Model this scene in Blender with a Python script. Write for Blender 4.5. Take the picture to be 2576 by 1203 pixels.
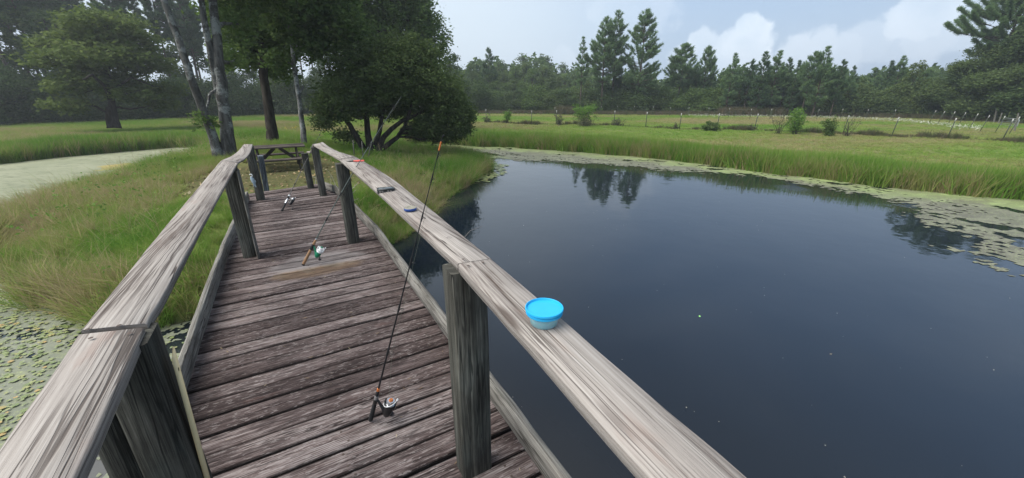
import bpy, math, random
import numpy as np
from mathutils import Vector, Matrix

for _o in list(bpy.data.objects):
    bpy.data.objects.remove(_o)
SC = bpy.context.scene
COL = SC.collection
R = math.radians
rng = np.random.default_rng(7)
random.seed(7)

# ------------------------------------------------------------------ camera
EYE = 1.65            # metres above the deck (deck top is z = 0)
PITCH = R(20.2)
FOC = 980.0           # focal length in units of a 2576 px wide picture
PW, PH = 2576.0, 1203.0
cam_d = bpy.data.cameras.new('camera')
cam_d.sensor_width = 36.0
cam_d.lens = 36.0 * FOC / PW
cam_d.clip_start = 0.03
cam_d.clip_end = 3000
cam = bpy.data.objects.new('camera', cam_d)
COL.objects.link(cam)
cam.location = (0, 0, EYE)
cam.rotation_euler = (R(90) - PITCH, 0, 0)
SC.camera = cam

# ------------------------------------------------------------------ light
SUN_EL, SUN_AZ = R(54), R(-112)      # azimuth from +Y towards +X
SUN_DIR = Vector((math.sin(SUN_AZ) * math.cos(SUN_EL), math.cos(SUN_AZ) * math.cos(SUN_EL), math.sin(SUN_EL)))
sun_d = bpy.data.lights.new('sun', 'SUN')
sun_d.energy = 3.5
sun_d.angle = R(56)
sun_d.color = (1.0, 0.965, 0.92)
sun = bpy.data.objects.new('sun', sun_d)
COL.objects.link(sun)
sun.rotation_euler = (-SUN_DIR).to_track_quat('-Z', 'Y').to_euler()
SC.view_settings.view_transform = 'Standard'
SC.view_settings.look = 'None'
SC.view_settings.exposure = 0.85
SC.view_settings.gamma = 1.0
SC.view_settings.use_curve_mapping = False
SC.cycles.max_bounces = 8
SC.cycles.transparent_max_bounces = 8
SC.cycles.use_denoising = True


def img_ray(x, y):
    dx, dy = x - PW / 2, PH / 2 - y
    return Vector((dx, FOC * math.cos(PITCH) + dy * math.sin(PITCH), -FOC * math.sin(PITCH) + dy * math.cos(PITCH)))


class NT:
    """little helper for node trees"""
    def __init__(self, tree):
        self.t = tree
        tree.nodes.clear()

    def n(self, typ, ins=None, **props):
        nd = self.t.nodes.new(typ)
        for k, v in props.items():
            setattr(nd, k, v)
        if ins:
            for k, v in ins.items():
                s = nd.inputs[k]
                if isinstance(v, bpy.types.NodeSocket):
                    self.t.links.new(v, s)
                else:
                    s.default_value = v
        return nd

    def math(self, op, a, b=0.0, c=None, clamp=False):
        ins = {0: a, 1: b}
        if c is not None:
            ins[2] = c
        return self.n('ShaderNodeMath', ins, operation=op, use_clamp=clamp).outputs[0]

    def vmath(self, op, a, b=(0, 0, 0)):
        return self.n('ShaderNodeVectorMath', {0: a, 1: b}, operation=op)

    def mix(self, f, a, b, blend='MIX'):
        nd = self.t.nodes.new('ShaderNodeMix')
        nd.data_type = 'RGBA'
        nd.blend_type = blend
        for i, v in ((0, f), (6, a), (7, b)):
            s = nd.inputs[i]
            if isinstance(v, bpy.types.NodeSocket):
                self.t.links.new(v, s)
            else:
                s.default_value = (*v, 1) if (i > 0 and len(v) == 3) else v
        return nd.outputs[2]

    def ramp(self, f, lo, hi, a=0.0, b=1.0, smooth=True):
        nd = self.t.nodes.new('ShaderNodeMapRange')
        nd.interpolation_type = 'SMOOTHSTEP' if smooth else 'LINEAR'
        for i, v in enumerate((f, lo, hi, a, b)):
            if isinstance(v, bpy.types.NodeSocket):
                self.t.links.new(v, nd.inputs[i])
            else:
                nd.inputs[i].default_value = v
        return nd.outputs[0]

    def noise(self, vec, scale, detail=3.0, rough=0.55, dist=0.0):
        return self.n('ShaderNodeTexNoise', {'Vector': vec, 'Scale': scale, 'Detail': detail, 'Roughness': rough,
                                             'Distortion': dist}).outputs[0]

    def mapping(self, vec, scale=(1, 1, 1), loc=(0, 0, 0)):
        return self.n('ShaderNodeMapping', {'Vector': vec, 'Scale': scale, 'Location': loc}).outputs[0]


# ------------------------------------------------------------------ sky
world = bpy.data.worlds.new("World")
SC.world = world
world.use_nodes = True
w = NT(world.node_tree)
sky = w.n('ShaderNodeTexSky', sky_type='NISHITA', sun_disc=False, sun_elevation=SUN_EL, sun_rotation=SUN_AZ % (2 * math.pi),
          air_density=1.4, dust_density=3.0, ozone_density=1.5)
nish = w.vmath('SCALE', sky.outputs[0])
nish.inputs['Scale'].default_value = 0.05
d = w.n('ShaderNodeTexCoord').outputs['Generated']
sep = w.n('ShaderNodeSeparateXYZ', {0: d})
zz = w.math('MAXIMUM', sep.outputs[2], 0.0)
up = w.ramp(zz, 0.0, 0.62)
veil = w.mix(up, (0.325, 0.42, 0.54), (0.195, 0.325, 0.56))
veil = w.mix(w.ramp(zz, 0.38, 0.80), veil, (0.30, 0.325, 0.36))
glow = w.vmath('DOT_PRODUCT', d, tuple(Vector((math.sin(R(-22)), math.cos(R(-22)), 0.16)).normalized())).outputs[1]
glow = w.ramp(glow, 0.70, 1.0)
veil = w.mix(w.math('MULTIPLY', glow, 0.75), veil, (0.57, 0.64, 0.69))
base = w.mix(0.82, nish.outputs[0], veil)
# high thin cloud, projected on a plane overhead
zc = w.math('ADD', zz, 0.22)
cx = w.math('DIVIDE', sep.outputs[0], zc)
cy = w.math('DIVIDE', sep.outputs[1], zc)
cv = w.n('ShaderNodeCombineXYZ', {0: cx, 1: cy, 2: 0.0}).outputs[0]
c1 = w.noise(cv, 0.85, 6, 0.55, 0.5)
c1 = w.ramp(c1, 0.42, 0.78)
base = w.mix(w.math('MULTIPLY', c1, w.ramp(zz, .2, .6, .15, .5)), base, (0.46, 0.53, 0.60))
# cumulus heads near the horizon, given by direction and angular size
heads = [((1888, 66), .030, 1), ((1893, 96), .042, 1), ((1868, 128), .055, 1), ((1835, 120), .035, .9), ((1768, 110), .035, .8),
         ((1800, 148), .045, .7), ((1880, 165), .05, .65), ((1720, 150), .035, .45), ((2065, 118), .035, .55), ((2010, 140), .045, .6),
         ((2110, 140), .045, .5), ((2190, 105), .04, .4), ((2300, 50), .045, .7), ((2345, 15), .045, .7), ((2330, 90), .05, .5),
         ((2260, 110), .04, .35), ((2420, 60), .05, .4), ((2600, 30), .08, .4), ((1420, 145), .03, .25), ((1600, 10), .1, .25)]
nz = w.noise(d, 22.0, 7, 0.6)
nz2 = w.math('MULTIPLY', w.math('SUBTRACT', nz, 0.5), 1.25)
acc = None
for (px, py), rad, amp in heads:
    c = img_ray(px, py).normalized()
    dist = w.vmath('DISTANCE', d, tuple(c)).outputs['Value']
    v = w.math('SUBTRACT', 1.0, w.math('DIVIDE', dist, rad))
    v = w.ramp(w.math('ADD', v, nz2), 0.0, 0.28, 0.0, amp)
    acc = v if acc is None else w.math('MAXIMUM', acc, v)
cshade = w.mix(w.ramp(w.noise(d, 9.0, 4, .5), .35, .65), (0.45, 0.53, 0.61), (0.60, 0.655, 0.71))
base = w.mix(w.math('MULTIPLY', acc, 0.85), base, cshade)
bg = w.n('ShaderNodeBackground', {'Color': base, 'Strength': 1.0})
w.t.links.new(bg.outputs[0], w.n('ShaderNodeOutputWorld').inputs[0])

# ------------------------------------------------------------------ helpers
AA = R(29.46)
AX = Vector((-math.sin(AA), math.cos(AA), 0))   # along the pier
CR = Vector((math.cos(AA), math.sin(AA), 0))    # across the pier
WATER = -1.40
FIELD = -1.10


def at(x, y, z):
    r = img_ray(x, y)
    t = (z - EYE) / r.z
    return Vector((r.x * t, r.y * t, z))


def at_al(x, y, al):
    r = img_ray(x, y)
    t = al / r.dot(AX)
    return Vector((r.x * t, r.y * t, EYE + r.z * t))


def pr(al, cr, z=0.0):
    return AX * al + CR * cr + Vector((0, 0, z))


def at_dist(x, dist, y=240):
    r = img_ray(x, y)
    h = math.hypot(r.x, r.y)
    return Vector((r.x / h * dist, r.y / h * dist, EYE + r.z / h * dist))


def tag(o, label=None, cat=None, group=None, kind=None):
    if label: o['label'] = label
    if cat: o['category'] = cat
    if group: o['group'] = group
    if kind: o['kind'] = kind
    return o


def link(name, me, mat=None, parent=None, loc=None):
    o = bpy.data.objects.new(name, me)
    COL.objects.link(o)
    if mat is not None and me is not None and not me.materials:
        me.materials.append(mat)
    if parent is not None: o.parent = parent
    if loc is not None: o.location = loc
    return o


def empty(name, loc=(0, 0, 0), rz=0.0):
    o = bpy.data.objects.new(name, None)
    o.empty_display_size = 0.2
    COL.objects.link(o)
    o.location = loc
    o.rotation_euler = (0, 0, rz)
    return o


def fast_mesh(name, V, F, smooth=False, attrs=None):
    """V (n,3); F (m,k) array of one face size, or list of such arrays"""
    me = bpy.data.meshes.new(name)
    V = np.asarray(V, dtype=np.float32)
    if not isinstance(F, (list, tuple)) or (len(F) and not hasattr(F[0], 'shape')):
        F = [np.asarray(F)]
    F = [np.asarray(f, dtype=np.int32) for f in F if len(f)]
    me.vertices.add(len(V))
    me.vertices.foreach_set('co', V.ravel())
    idx = np.concatenate([f.ravel() for f in F])
    tot = np.concatenate([np.full(len(f), f.shape[1], dtype=np.int32) for f in F])
    start = np.concatenate([[0], np.cumsum(tot)[:-1]]).astype(np.int32)
    me.loops.add(len(idx))
    me.loops.foreach_set('vertex_index', idx)
    me.polygons.add(len(tot))
    me.polygons.foreach_set('loop_start', start)
    me.polygons.foreach_set('loop_total', tot)
    if smooth:
        me.polygons.foreach_set('use_smooth', np.ones(len(tot), dtype=bool))
    if attrs:
        for k, (typ, arr) in attrs.items():
            a = me.attributes.new(k, typ, 'POINT')
            a.data.foreach_set('vector' if typ == 'FLOAT_VECTOR' else 'value', np.asarray(arr, dtype=np.float32).ravel())
    me.update(calc_edges=True)
    return me


class MB:
    """collects shapes into one mesh"""
    def __init__(self):
        self.V, self.Q, self.T, self.n = [], [], [], 0

    def add(self, v, quads=(), tris=()):
        v = np.asarray(v, dtype=float).reshape(-1, 3)
        if len(quads): self.Q.append(np.asarray(quads) + self.n)
        if len(tris): self.T.append(np.asarray(tris) + self.n)
        self.V.append(v)
        self.n += len(v)

    def box(self, c, s, rot=None, ch=0.0):
        c = Vector(c); hx, hy, hz = s[0] / 2, s[1] / 2, s[2] / 2
        pts = [Vector((x, y, z)) for z in (-hz, hz) for y in (-hy, hy) for x in (-hx, hx)]
        if rot is not None: pts = [rot @ p for p in pts]
        self.add([tuple(p + c) for p in pts], [(0, 2, 3, 1), (4, 5, 7, 6), (0, 1, 5, 4), (2, 6, 7, 3), (0, 4, 6, 2), (1, 3, 7, 5)])

    def tube(self, pts, rad, n=8, cap=True):
        pts = [Vector(p) for p in pts]
        rad = list(rad) if hasattr(rad, '__len__') else [rad] * len(pts)
        rings = []
        prev = None
        for i, p in enumerate(pts):
            t = (pts[min(i + 1, len(pts) - 1)] - pts[max(i - 1, 0)])
            if t.length < 1e-9: t = Vector((0, 0, 1))
            t.normalize()
            if prev is None:
                a = Vector((1, 0, 0)) if abs(t.x) < .8 else Vector((0, 1, 0))
            else:
                a = prev
            a = (a - t * a.dot(t)).normalized()
            prev = a
            b = t.cross(a)
            rings.append([tuple(p + (a * math.cos(k * 2 * math.pi / n) + b * math.sin(k * 2 * math.pi / n)) * rad[i]) for k in range(n)])
        v = [q for r in rings for q in r]
        q = [(i * n + k, i * n + (k + 1) % n, (i + 1) * n + (k + 1) % n, (i + 1) * n + k) for i in range(len(pts) - 1) for k in range(n)]
        tr = []
        if cap:
            v += [tuple(pts[0]), tuple(pts[-1])]
            m = len(pts) * n
            tr = [(m, (k + 1) % n, k) for k in range(n)] + [(m + 1, (len(pts) - 1) * n + k, (len(pts) - 1) * n + (k + 1) % n) for k in range(n)]
        self.add(v, q, tr)

    def lathe(self, prof, n=24, c=(0, 0, 0)):
        v = [(c[0] + r * math.cos(2 * math.pi * k / n), c[1] + r * math.sin(2 * math.pi * k / n), c[2] + z) for r, z in prof for k in range(n)]
        q = [(i * n + k, i * n + (k + 1) % n, (i + 1) * n + (k + 1) % n, (i + 1) * n + k) for i in range(len(prof) - 1) for k in range(n)]
        self.add(v, q)

    def mesh(self, name, smooth=False, attrs=None):
        F = []
        if self.Q: F.append(np.concatenate(self.Q))
        if self.T: F.append(np.concatenate(self.T))
        me = fast_mesh(name, np.concatenate(self.V), F, smooth, attrs)
        return me

    def build(self, name, mat, parent=None, smooth=False, loc=None):
        me = self.mesh(name, smooth)
        if smooth: me.set_sharp_from_angle(angle=R(40))
        return link(name, me, mat, parent, loc)


def simple_mat(name, col, rough=0.6, metal=0.0, spec=0.4, **kw):
    m = bpy.data.materials.new(name)
    m.use_nodes = True
    t = NT(m.node_tree)
    tc = t.n('ShaderNodeTexCoord').outputs['Object']
    nf = t.noise(tc, kw.get('nscale', 30.0), 4, .6)
    c = t.mix(t.ramp(nf, .3, .7), tuple(v * kw.get('lo', .82) for v in col), tuple(min(1, v * kw.get('hi', 1.12)) for v in col))
    b = t.n('ShaderNodeBsdfPrincipled', {'Base Color': c, 'Roughness': rough, 'Metallic': metal, 'Specular IOR Level': spec})
    if kw.get('coat'): b.inputs['Coat Weight'].default_value = kw['coat']
    t.t.links.new(b.outputs[0], t.n('ShaderNodeOutputMaterial').inputs[0])
    return m


def wood_mat(name, dark, mid, light, flake=0.0, freq=55.0, contrast=1.0, bump=0.5, stain=False, green=0.0, vary=0.3, xf=1.0, mixw=1.0, ws=.50, wb=.55, wf=.55, edge=0.0):
    """weathered wood; 'gr' holds metres along, across and through the board"""
    m = bpy.data.materials.new(name)
    m.use_nodes = True
    t = NT(m.node_tree)
    gr = t.n('ShaderNodeAttribute', attribute_name='gr').outputs['Vector']
    rnd = t.n('ShaderNodeObjectInfo').outputs['Random']
    off = t.vmath('SCALE', (31.7, 17.3, 23.1))
    t.t.links.new(rnd, off.inputs['Scale'])
    p = t.vmath('ADD', gr, off.outputs[0]).outputs[0]
    # knots
    kp = t.mapping(p, (1.25, 6.0, 3.0))
    vor = t.n('ShaderNodeTexVoronoi', {'Vector': kp, 'Scale': 1.0, 'Randomness': 1.0})
    kd = vor.outputs['Distance']
    knot = t.ramp(kd, 0.05, 0.14, 1.0, 0.0)
    swirl = t.ramp(kd, 0.0, 0.55, 1.0, 0.0)
    sepg = t.n('ShaderNodeSeparateXYZ', {0: p})
    n1 = t.noise(t.mapping(p, (0.9, 5.0, 5.0)), 1.0, 3, .5)
    ph = t.math('ADD', t.math('MULTIPLY', t.math('ADD', sepg.outputs[1], t.math('MULTIPLY', sepg.outputs[2], 0.7)), freq * 6.28),
                t.math('MULTIPLY', n1, 26.0))
    ph = t.math('ADD', ph, t.math('MULTIPLY', swirl, 13.0))
    rings = t.math('ADD', t.math('MULTIPLY', t.math('SINE', ph), 0.5), 0.5)
    fib = t.noise(t.mapping(p, (5.0 * xf, 190.0, 190.0)), 1.0, 5, .7)
    streak = t.noise(t.mapping(p, (1.3 * xf, 52.0, 52.0), (2, 5, 1)), 1.0, 5, .65, .4)
    blot = t.noise(t.mapping(p, (2.2 * xf, 9.0, 9.0)), 1.0, 5, .65)
    wear = t.ramp(t.noise(t.mapping(p, (2.2, 5.0, 5.0), (4, 4, 4)), 1.0, 4, .6), .35, .65)
    f = t.math('ADD', t.math('MULTIPLY', t.math('MULTIPLY', rings, wear), 0.17 * contrast), t.math('ADD', t.math('MULTIPLY', fib, wf), (1.05 - wf - ws) * .5))
    f = t.math('ADD', f, t.math('MULTIPLY', streak, ws))
    f = t.math('ADD', f, t.math('MULTIPLY', t.math('SUBTRACT', blot, .5), wb))
    f = t.math('ADD', f, t.math('MULTIPLY', t.math('SUBTRACT', rnd, .5), vary))
    g1 = t.ramp(f, .40 - .10 * (1 - mixw), .60 - .06 * (1 - mixw))
    g2 = t.ramp(f, .56, .78)
    c = t.mix(g1, dark, mid)
    c = t.mix(g2, c, light)
    c = t.mix(t.math('MULTIPLY', knot, .8), c, tuple(v * .75 for v in dark))
    # drying checks: thin dark lines that run with the grain
    def ridge(sc, loc, w_, lo, hi):
        nn_ = t.noise(t.mapping(p, sc, loc), 1.0, 3, .55, .2)
        rd = t.math('ABSOLUTE', t.math('SUBTRACT', nn_, .5))
        msk_ = t.ramp(t.noise(t.mapping(p, (sc[0] * 1.4, sc[1] * .25, sc[1] * .25), (loc[1], 3, loc[0])), 1.0, 2, .5), lo, hi)
        return t.math('MULTIPLY', t.ramp(rd, w_ * .3, w_, 1.0, 0.0), msk_)
    crack = t.math('MAXIMUM', ridge((.9 * xf, 17.0, 17.0), (3, 7, 1), .018, .42, .54), t.math('MULTIPLY', ridge((1.5 * xf, 46.0, 46.0), (13, 2, 5), .034, .40, .60), .8))
    c = t.mix(t.math('MULTIPLY', crack, .85), c, tuple(v * .55 for v in dark))
    rust = t.ramp(t.noise(t.mapping(p, (3.0, 14.0, 14.0), (7, 1, 9)), 1.0, 4, .6), .60, .74)
    c = t.mix(t.math('MULTIPLY', rust, .38 * (1 if stain else .7)), c, (dark[0] * 2.6, dark[1] * 1.9, dark[2] * 1.6))
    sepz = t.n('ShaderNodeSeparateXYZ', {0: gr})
    gap_shade = t.ramp(sepz.outputs[2], -.012, -.003, 1.0, 0.0)  # board sides coloured dark, painting in the deep shade of the plank gaps
    c = t.mix(t.math('MULTIPLY', gap_shade, edge), c, tuple(v * .35 for v in dark))
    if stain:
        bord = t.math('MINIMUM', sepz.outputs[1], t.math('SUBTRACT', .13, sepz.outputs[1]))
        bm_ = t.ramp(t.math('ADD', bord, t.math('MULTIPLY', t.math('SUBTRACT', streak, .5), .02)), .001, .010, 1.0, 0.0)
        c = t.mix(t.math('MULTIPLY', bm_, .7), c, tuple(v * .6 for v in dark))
    if flake > 0:
        fl = t.noise(t.mapping(p, (22.0, 95.0, 60.0)), 1.0, 3, .6)
        big = t.noise(t.mapping(p, (1.5, 4.0, 4.0), (5, 1, 2)), 1.0, 2, .5)
        flm = t.math('MULTIPLY', t.ramp(fl, .57, .63), t.ramp(big, .34, .60, .35, 1.0))
        c = t.mix(t.math('MULTIPLY', flm, flake), c, tuple(min(1, v * 1.15) for v in light))
    if green > 0:
        gn = t.noise(t.mapping(p, (3.0, 9.0, 9.0), (9, 9, 9)), 1.0, 4, .6)
        c = t.mix(t.math('MULTIPLY', t.ramp(gn, .45, .7), green), c, (.16, .20, .18))
    if stain:
        pl = t.math('MULTIPLY', t.math('SUBTRACT', rnd, .5), .9)
        pos = t.n('ShaderNodeNewGeometry').outputs['Position']
        c0 = at(800, 664, 0)
        rel = t.vmath('SUBTRACT', pos, tuple(c0)).outputs[0]
        ca = t.vmath('DOT_PRODUCT', rel, tuple(AX)).outputs['Value']
        cc = t.vmath('DOT_PRODUCT', rel, tuple(CR)).outputs['Value']
        nn = t.math('MULTIPLY', t.math('SUBTRACT', t.noise(pos, 5.0, 5, .6), .5), 1.3)
        dd = t.math('ADD', t.math('POWER', t.math('ABSOLUTE', t.math('DIVIDE', ca, .34)), 2.0), t.math('POWER', t.math('ABSOLUTE', t.math('DIVIDE', cc, .42)), 3.0))
        msk = t.ramp(t.math('ADD', t.math('ADD', dd, nn), t.math('ADD', pl, t.math('MULTIPLY', t.math('SUBTRACT', streak, .5), 2.2))), .55, 1.25, 1.0, 0.0)
        inner = t.mix(t.ramp(ca, -.12, -.02), (.25, .19, .13), (.26, .235, .225))
        brown = t.ramp(t.math('ADD', t.noise(pos, 9.0, 4, .6), t.math('MULTIPLY', ca, -1.2)), .58, .75)
        inner = t.mix(t.math('MULTIPLY', brown, .6), inner, (.17, .10, .055))
        inner = t.mix(t.ramp(f, .40, .62, .7, 0.0), inner, dark)
        c = t.mix(t.math('MULTIPLY', msk, .88), c, inner)
    hgt = t.math('ADD', t.math('MULTIPLY', fib, .5), t.math('MULTIPLY', g1, .6))
    hgt = t.math('SUBTRACT', hgt, t.math('MULTIPLY', crack, 1.2))
    bmp = t.n('ShaderNodeBump', {'Strength': bump, 'Distance': .004, 'Height': hgt})
    b = t.n('ShaderNodeBsdfPrincipled', {'Base Color': c, 'Roughness': .86, 'Specular IOR Level': .25, 'Normal': bmp.outputs[0]})
    t.t.links.new(b.outputs[0], t.n('ShaderNodeOutputMaterial').inputs[0])
    return m


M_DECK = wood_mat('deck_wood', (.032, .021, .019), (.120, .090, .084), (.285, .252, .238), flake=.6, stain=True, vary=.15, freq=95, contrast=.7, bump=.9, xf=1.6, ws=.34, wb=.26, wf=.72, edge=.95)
M_RAIL = wood_mat('rail_wood', (.080, .058, .048), (.275, .25, .225), (.36, .335, .305), freq=85, contrast=.9, vary=.05, bump=.6, xf=.5, mixw=0.35, ws=.50, wb=.50, wf=.55)
M_KICK = wood_mat('kick_wood', (.065, .058, .048), (.19, .178, .155), (.33, .318, .285), freq=70, contrast=.8, green=.15, vary=.1)
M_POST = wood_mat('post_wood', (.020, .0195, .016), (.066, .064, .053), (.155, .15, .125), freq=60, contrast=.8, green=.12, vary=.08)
M_POSTB = wood_mat('post_brace_wood', (.05, .06, .07), (.14, .17, .19), (.30, .34, .37), freq=34, contrast=1.3, vary=.1)
M_TABLE = wood_mat('table_wood', (.022, .018, .015), (.065, .052, .042), (.15, .13, .11), freq=34, vary=.1)


def board_edges(name, inner, outer, thick, mat, parent, up=Vector((0, 0, 1)), sub=8, wob=.003, ch=.005, seed=0):
    """board whose top face runs between two edge curves; each curve a list of points"""
    rr = random.Random(seed * 77 + 5)
    def resample(P, n):
        P = [Vector(p) for p in P]
        if len(P) == 2:
            return [P[0].lerp(P[1], i / n) for i in range(n + 1)]
        out = []
        for i in range(n + 1):
            u = i / n * (len(P) - 1); k = min(int(u), len(P) - 2); f = u - k
            p0, p1, p2, p3 = P[max(k - 1, 0)], P[k], P[k + 1], P[min(k + 2, len(P) - 1)]
            out.append(.5 * ((2 * p1) + (p2 - p0) * f + (2 * p0 - 5 * p1 + 4 * p2 - p3) * f * f + (3 * p1 - p0 - 3 * p2 + p3) * f ** 3))
        return out
    A, B = resample(inner, sub), resample(outer, sub)
    V, G, s = [], [], 0.0
    o0 = A[0].copy()
    for i in range(sub + 1):
        a, b = A[i], B[i]
        if i: s += (a - A[i - 1]).length
        w_ = (b - a); W_ = w_.length; wn = w_.normalized()
        tdir = (A[min(i + 1, sub)] - A[max(i - 1, 0)]).normalized()
        upn = wn.cross(tdir)
        if upn.dot(up) < 0: upn = -upn
        ea, eb = rr.uniform(-wob, wob), rr.uniform(-wob, wob)
        dz = rr.uniform(-wob, wob) * .5
        prof = [(ea, -ch), (ea + ch, 0), (W_ - ch + eb, 0), (W_ + eb, -ch), (W_ + eb, -thick + ch), (W_ + eb - ch, -thick), (ea + ch, -thick), (ea, -thick + ch)]
        for (u, v) in prof:
            V.append(a + wn * u + upn * (v + dz) - o0)
            G.append((s, u + (0 if v > -thick / 2 else .3), v))
    n = 8
    Q = [(i * n + k, i * n + (k + 1) % n, (i + 1) * n + (k + 1) % n, (i + 1) * n + k) for i in range(sub) for k in range(n)]
    V += [v.copy() for v in V[:8]] + [v.copy() for v in V[sub * n:sub * n + 8]]
    G += [(g[1] * .25, g[1], g[2]) for g in G[:8]] + [(g[1] * .25, g[1], g[2]) for g in G[sub * n:sub * n + 8]]
    m0 = (sub + 1) * n
    caps = np.array([[m0 + 7 - k for k in range(8)], [m0 + 8 + k for k in range(8)]])
    me = fast_mesh(name, [tuple(v) for v in V], [np.array(Q), caps], False, {'gr': ('FLOAT_VECTOR', G)})
    return link(name, me, mat, parent, o0)


def beam(name, p0, p1, wdt, dep, side, mat, parent, sub=6, wob=.002, seed=0, ch=.005):
    """square beam from p0 to p1; side is the direction of its width"""
    p0, p1 = Vector(p0), Vector(p1)
    ax = (p1 - p0).normalized()
    side = (side - ax * side.dot(ax)).normalized()
    n = side.cross(ax)
    h = n * (dep / 2)
    a0, a1 = p0 - side * wdt / 2 + h, p1 - side * wdt / 2 + h
    b0, b1 = p0 + side * wdt / 2 + h, p1 + side * wdt / 2 + h
    return board_edges(name, [a0, a1], [b0, b1], dep, mat, parent, up=n, sub=sub, wob=wob, seed=seed, ch=ch)


# ------------------------------------------------------------------ pond outline and terrain
POND = np.array([(16, 11.7), (20, 9.0), (26, 3), (29, -6), (24, -16), (5, -20), (-15, -16), (-27, -5), (-31, 7), (-28, 14.5),
                 (-24.5, 18.7), (-24.0, 20.9), (-22.8, 22.9), (-21.6, 24.6), (-19.9, 25.3), (-17.0, 24.8), (-15.2, 22.6), (-14.6, 19.6),
                 (-13.9, 16.6), (-13.4, 14.3), (-13.2, 12.4), (-12.9, 10.4), (-12.4, 8.6), (-11.4, 7.3), (-9.9, 6.95), (-7.9, 5.85),
                 (-6.5, 5.1), (-5.4, 4.75), (-4.6, 4.95), (-4.0, 5.9), (-3.4, 7.1), (-2.85, 7.9), (-2.75, 8.6), (-2.5, 10.0), (-2.2, 11.5), (-1.8, 13.3),
                 (-1.45, 15.1), (-0.95, 16.6), (-1.0, 18.0), (-1.8, 19.6), (-3.2, 21.2), (-5.6, 22.6), (-8.0, 24.2), (-8.6, 26.0), (-6.8, 27.2),
                 (-4.4, 26.6), (-2.4, 25.5), (0.3, 24.7), (2.6, 23.7), (4.8, 22.4), (6.6, 21.1), (8.2, 19.6), (9.4, 18.2), (10.5, 16.8),
                 (12.3, 14.7), (13.8, 13.1)])


def poly_sd(P, X, Y):
    """signed distance, positive inside"""
    P = np.asarray(P, float)
    X = np.asarray(X, float); Y = np.asarray(Y, float)
    dmin = np.full(X.shape, 1e9)
    ins = np.zeros(X.shape, bool)
    n = len(P)
    for i in range(n):
        x0, y0 = P[i]; x1, y1 = P[(i + 1) % n]
        ex, ey = x1 - x0, y1 - y0
        t = np.clip(((X - x0) * ex + (Y - y0) * ey) / (ex * ex + ey * ey), 0, 1)
        dmin = np.minimum(dmin, np.hypot(X - x0 - t * ex, Y - y0 - t * ey))
        cond = (y0 > Y) != (y1 > Y)
        with np.errstate(divide='ignore', invalid='ignore'):
            xi = x0 + (Y - y0) * ex / (ey if ey != 0 else 1e-9)
        ins ^= cond & (X < xi)
    return np.where(ins, dmin, -dmin)


def vnoise(X, Y, s=1.0, seed=0):
    """cheap smooth value noise in [0,1]"""
    X = np.asarray(X, float) * s + seed * 13.7; Y = np.asarray(Y, float) * s + seed * 7.1
    xi, yi = np.floor(X), np.floor(Y)
    fx, fy = X - xi, Y - yi
    fx = fx * fx * (3 - 2 * fx); fy = fy * fy * (3 - 2 * fy)
    def h(a, b):
        v = np.sin(a * 127.1 + b * 311.7 + seed * 3.3) * 43758.5453
        return v - np.floor(v)
    return (h(xi, yi) * (1 - fx) + h(xi + 1, yi) * fx) * (1 - fy) + (h(xi, yi + 1) * (1 - fx) + h(xi + 1, yi + 1) * fx) * fy


def fbm(X, Y, s=1.0, seed=0, o=4):
    r, a, t = 0, .5, 0
    for k in range(o):
        r = r + a * vnoise(X, Y, s * 2 ** k, seed + k); t += a; a *= .5
    return r / t


def shore(X, Y):
    return poly_sd(POND, X, Y) + (fbm(X, Y, .9, 3) - .5) * .9


def seg_d(X, Y, a, b):
    ex, ey = b[0] - a[0], b[1] - a[1]
    t = np.clip(((X - a[0]) * ex + (Y - a[1]) * ey) / (ex * ex + ey * ey), 0, 1)
    return np.hypot(X - a[0] - t * ex, Y - a[1] - t * ey)


def ground_z(X, Y, d=None):
    X = np.asarray(X, float); Y = np.asarray(Y, float)
    if d is None: d = shore(X, Y)
    out = -d
    land = WATER + (FIELD - WATER) * (1 - np.exp(-np.maximum(out, 0) / .8)) + (fbm(X, Y, .35, 9) - .5) * .12 * np.clip(out, 0, 1)
    m = np.exp(-seg_d(X, Y, (-4.6, 8.6), (-10.5, 16.5)) ** 2 / (2 * 3.6 ** 2))
    land = land + .85 * m * (1 - np.exp(-np.maximum(out, 0) / .8))
    wet = WATER - np.minimum(.7, .45 * np.maximum(d, 0)) - .02
    return np.where(d > 0, wet, land)


def gz(x, y):
    return float(ground_z(np.array([x]), np.array([y]))[0])


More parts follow.
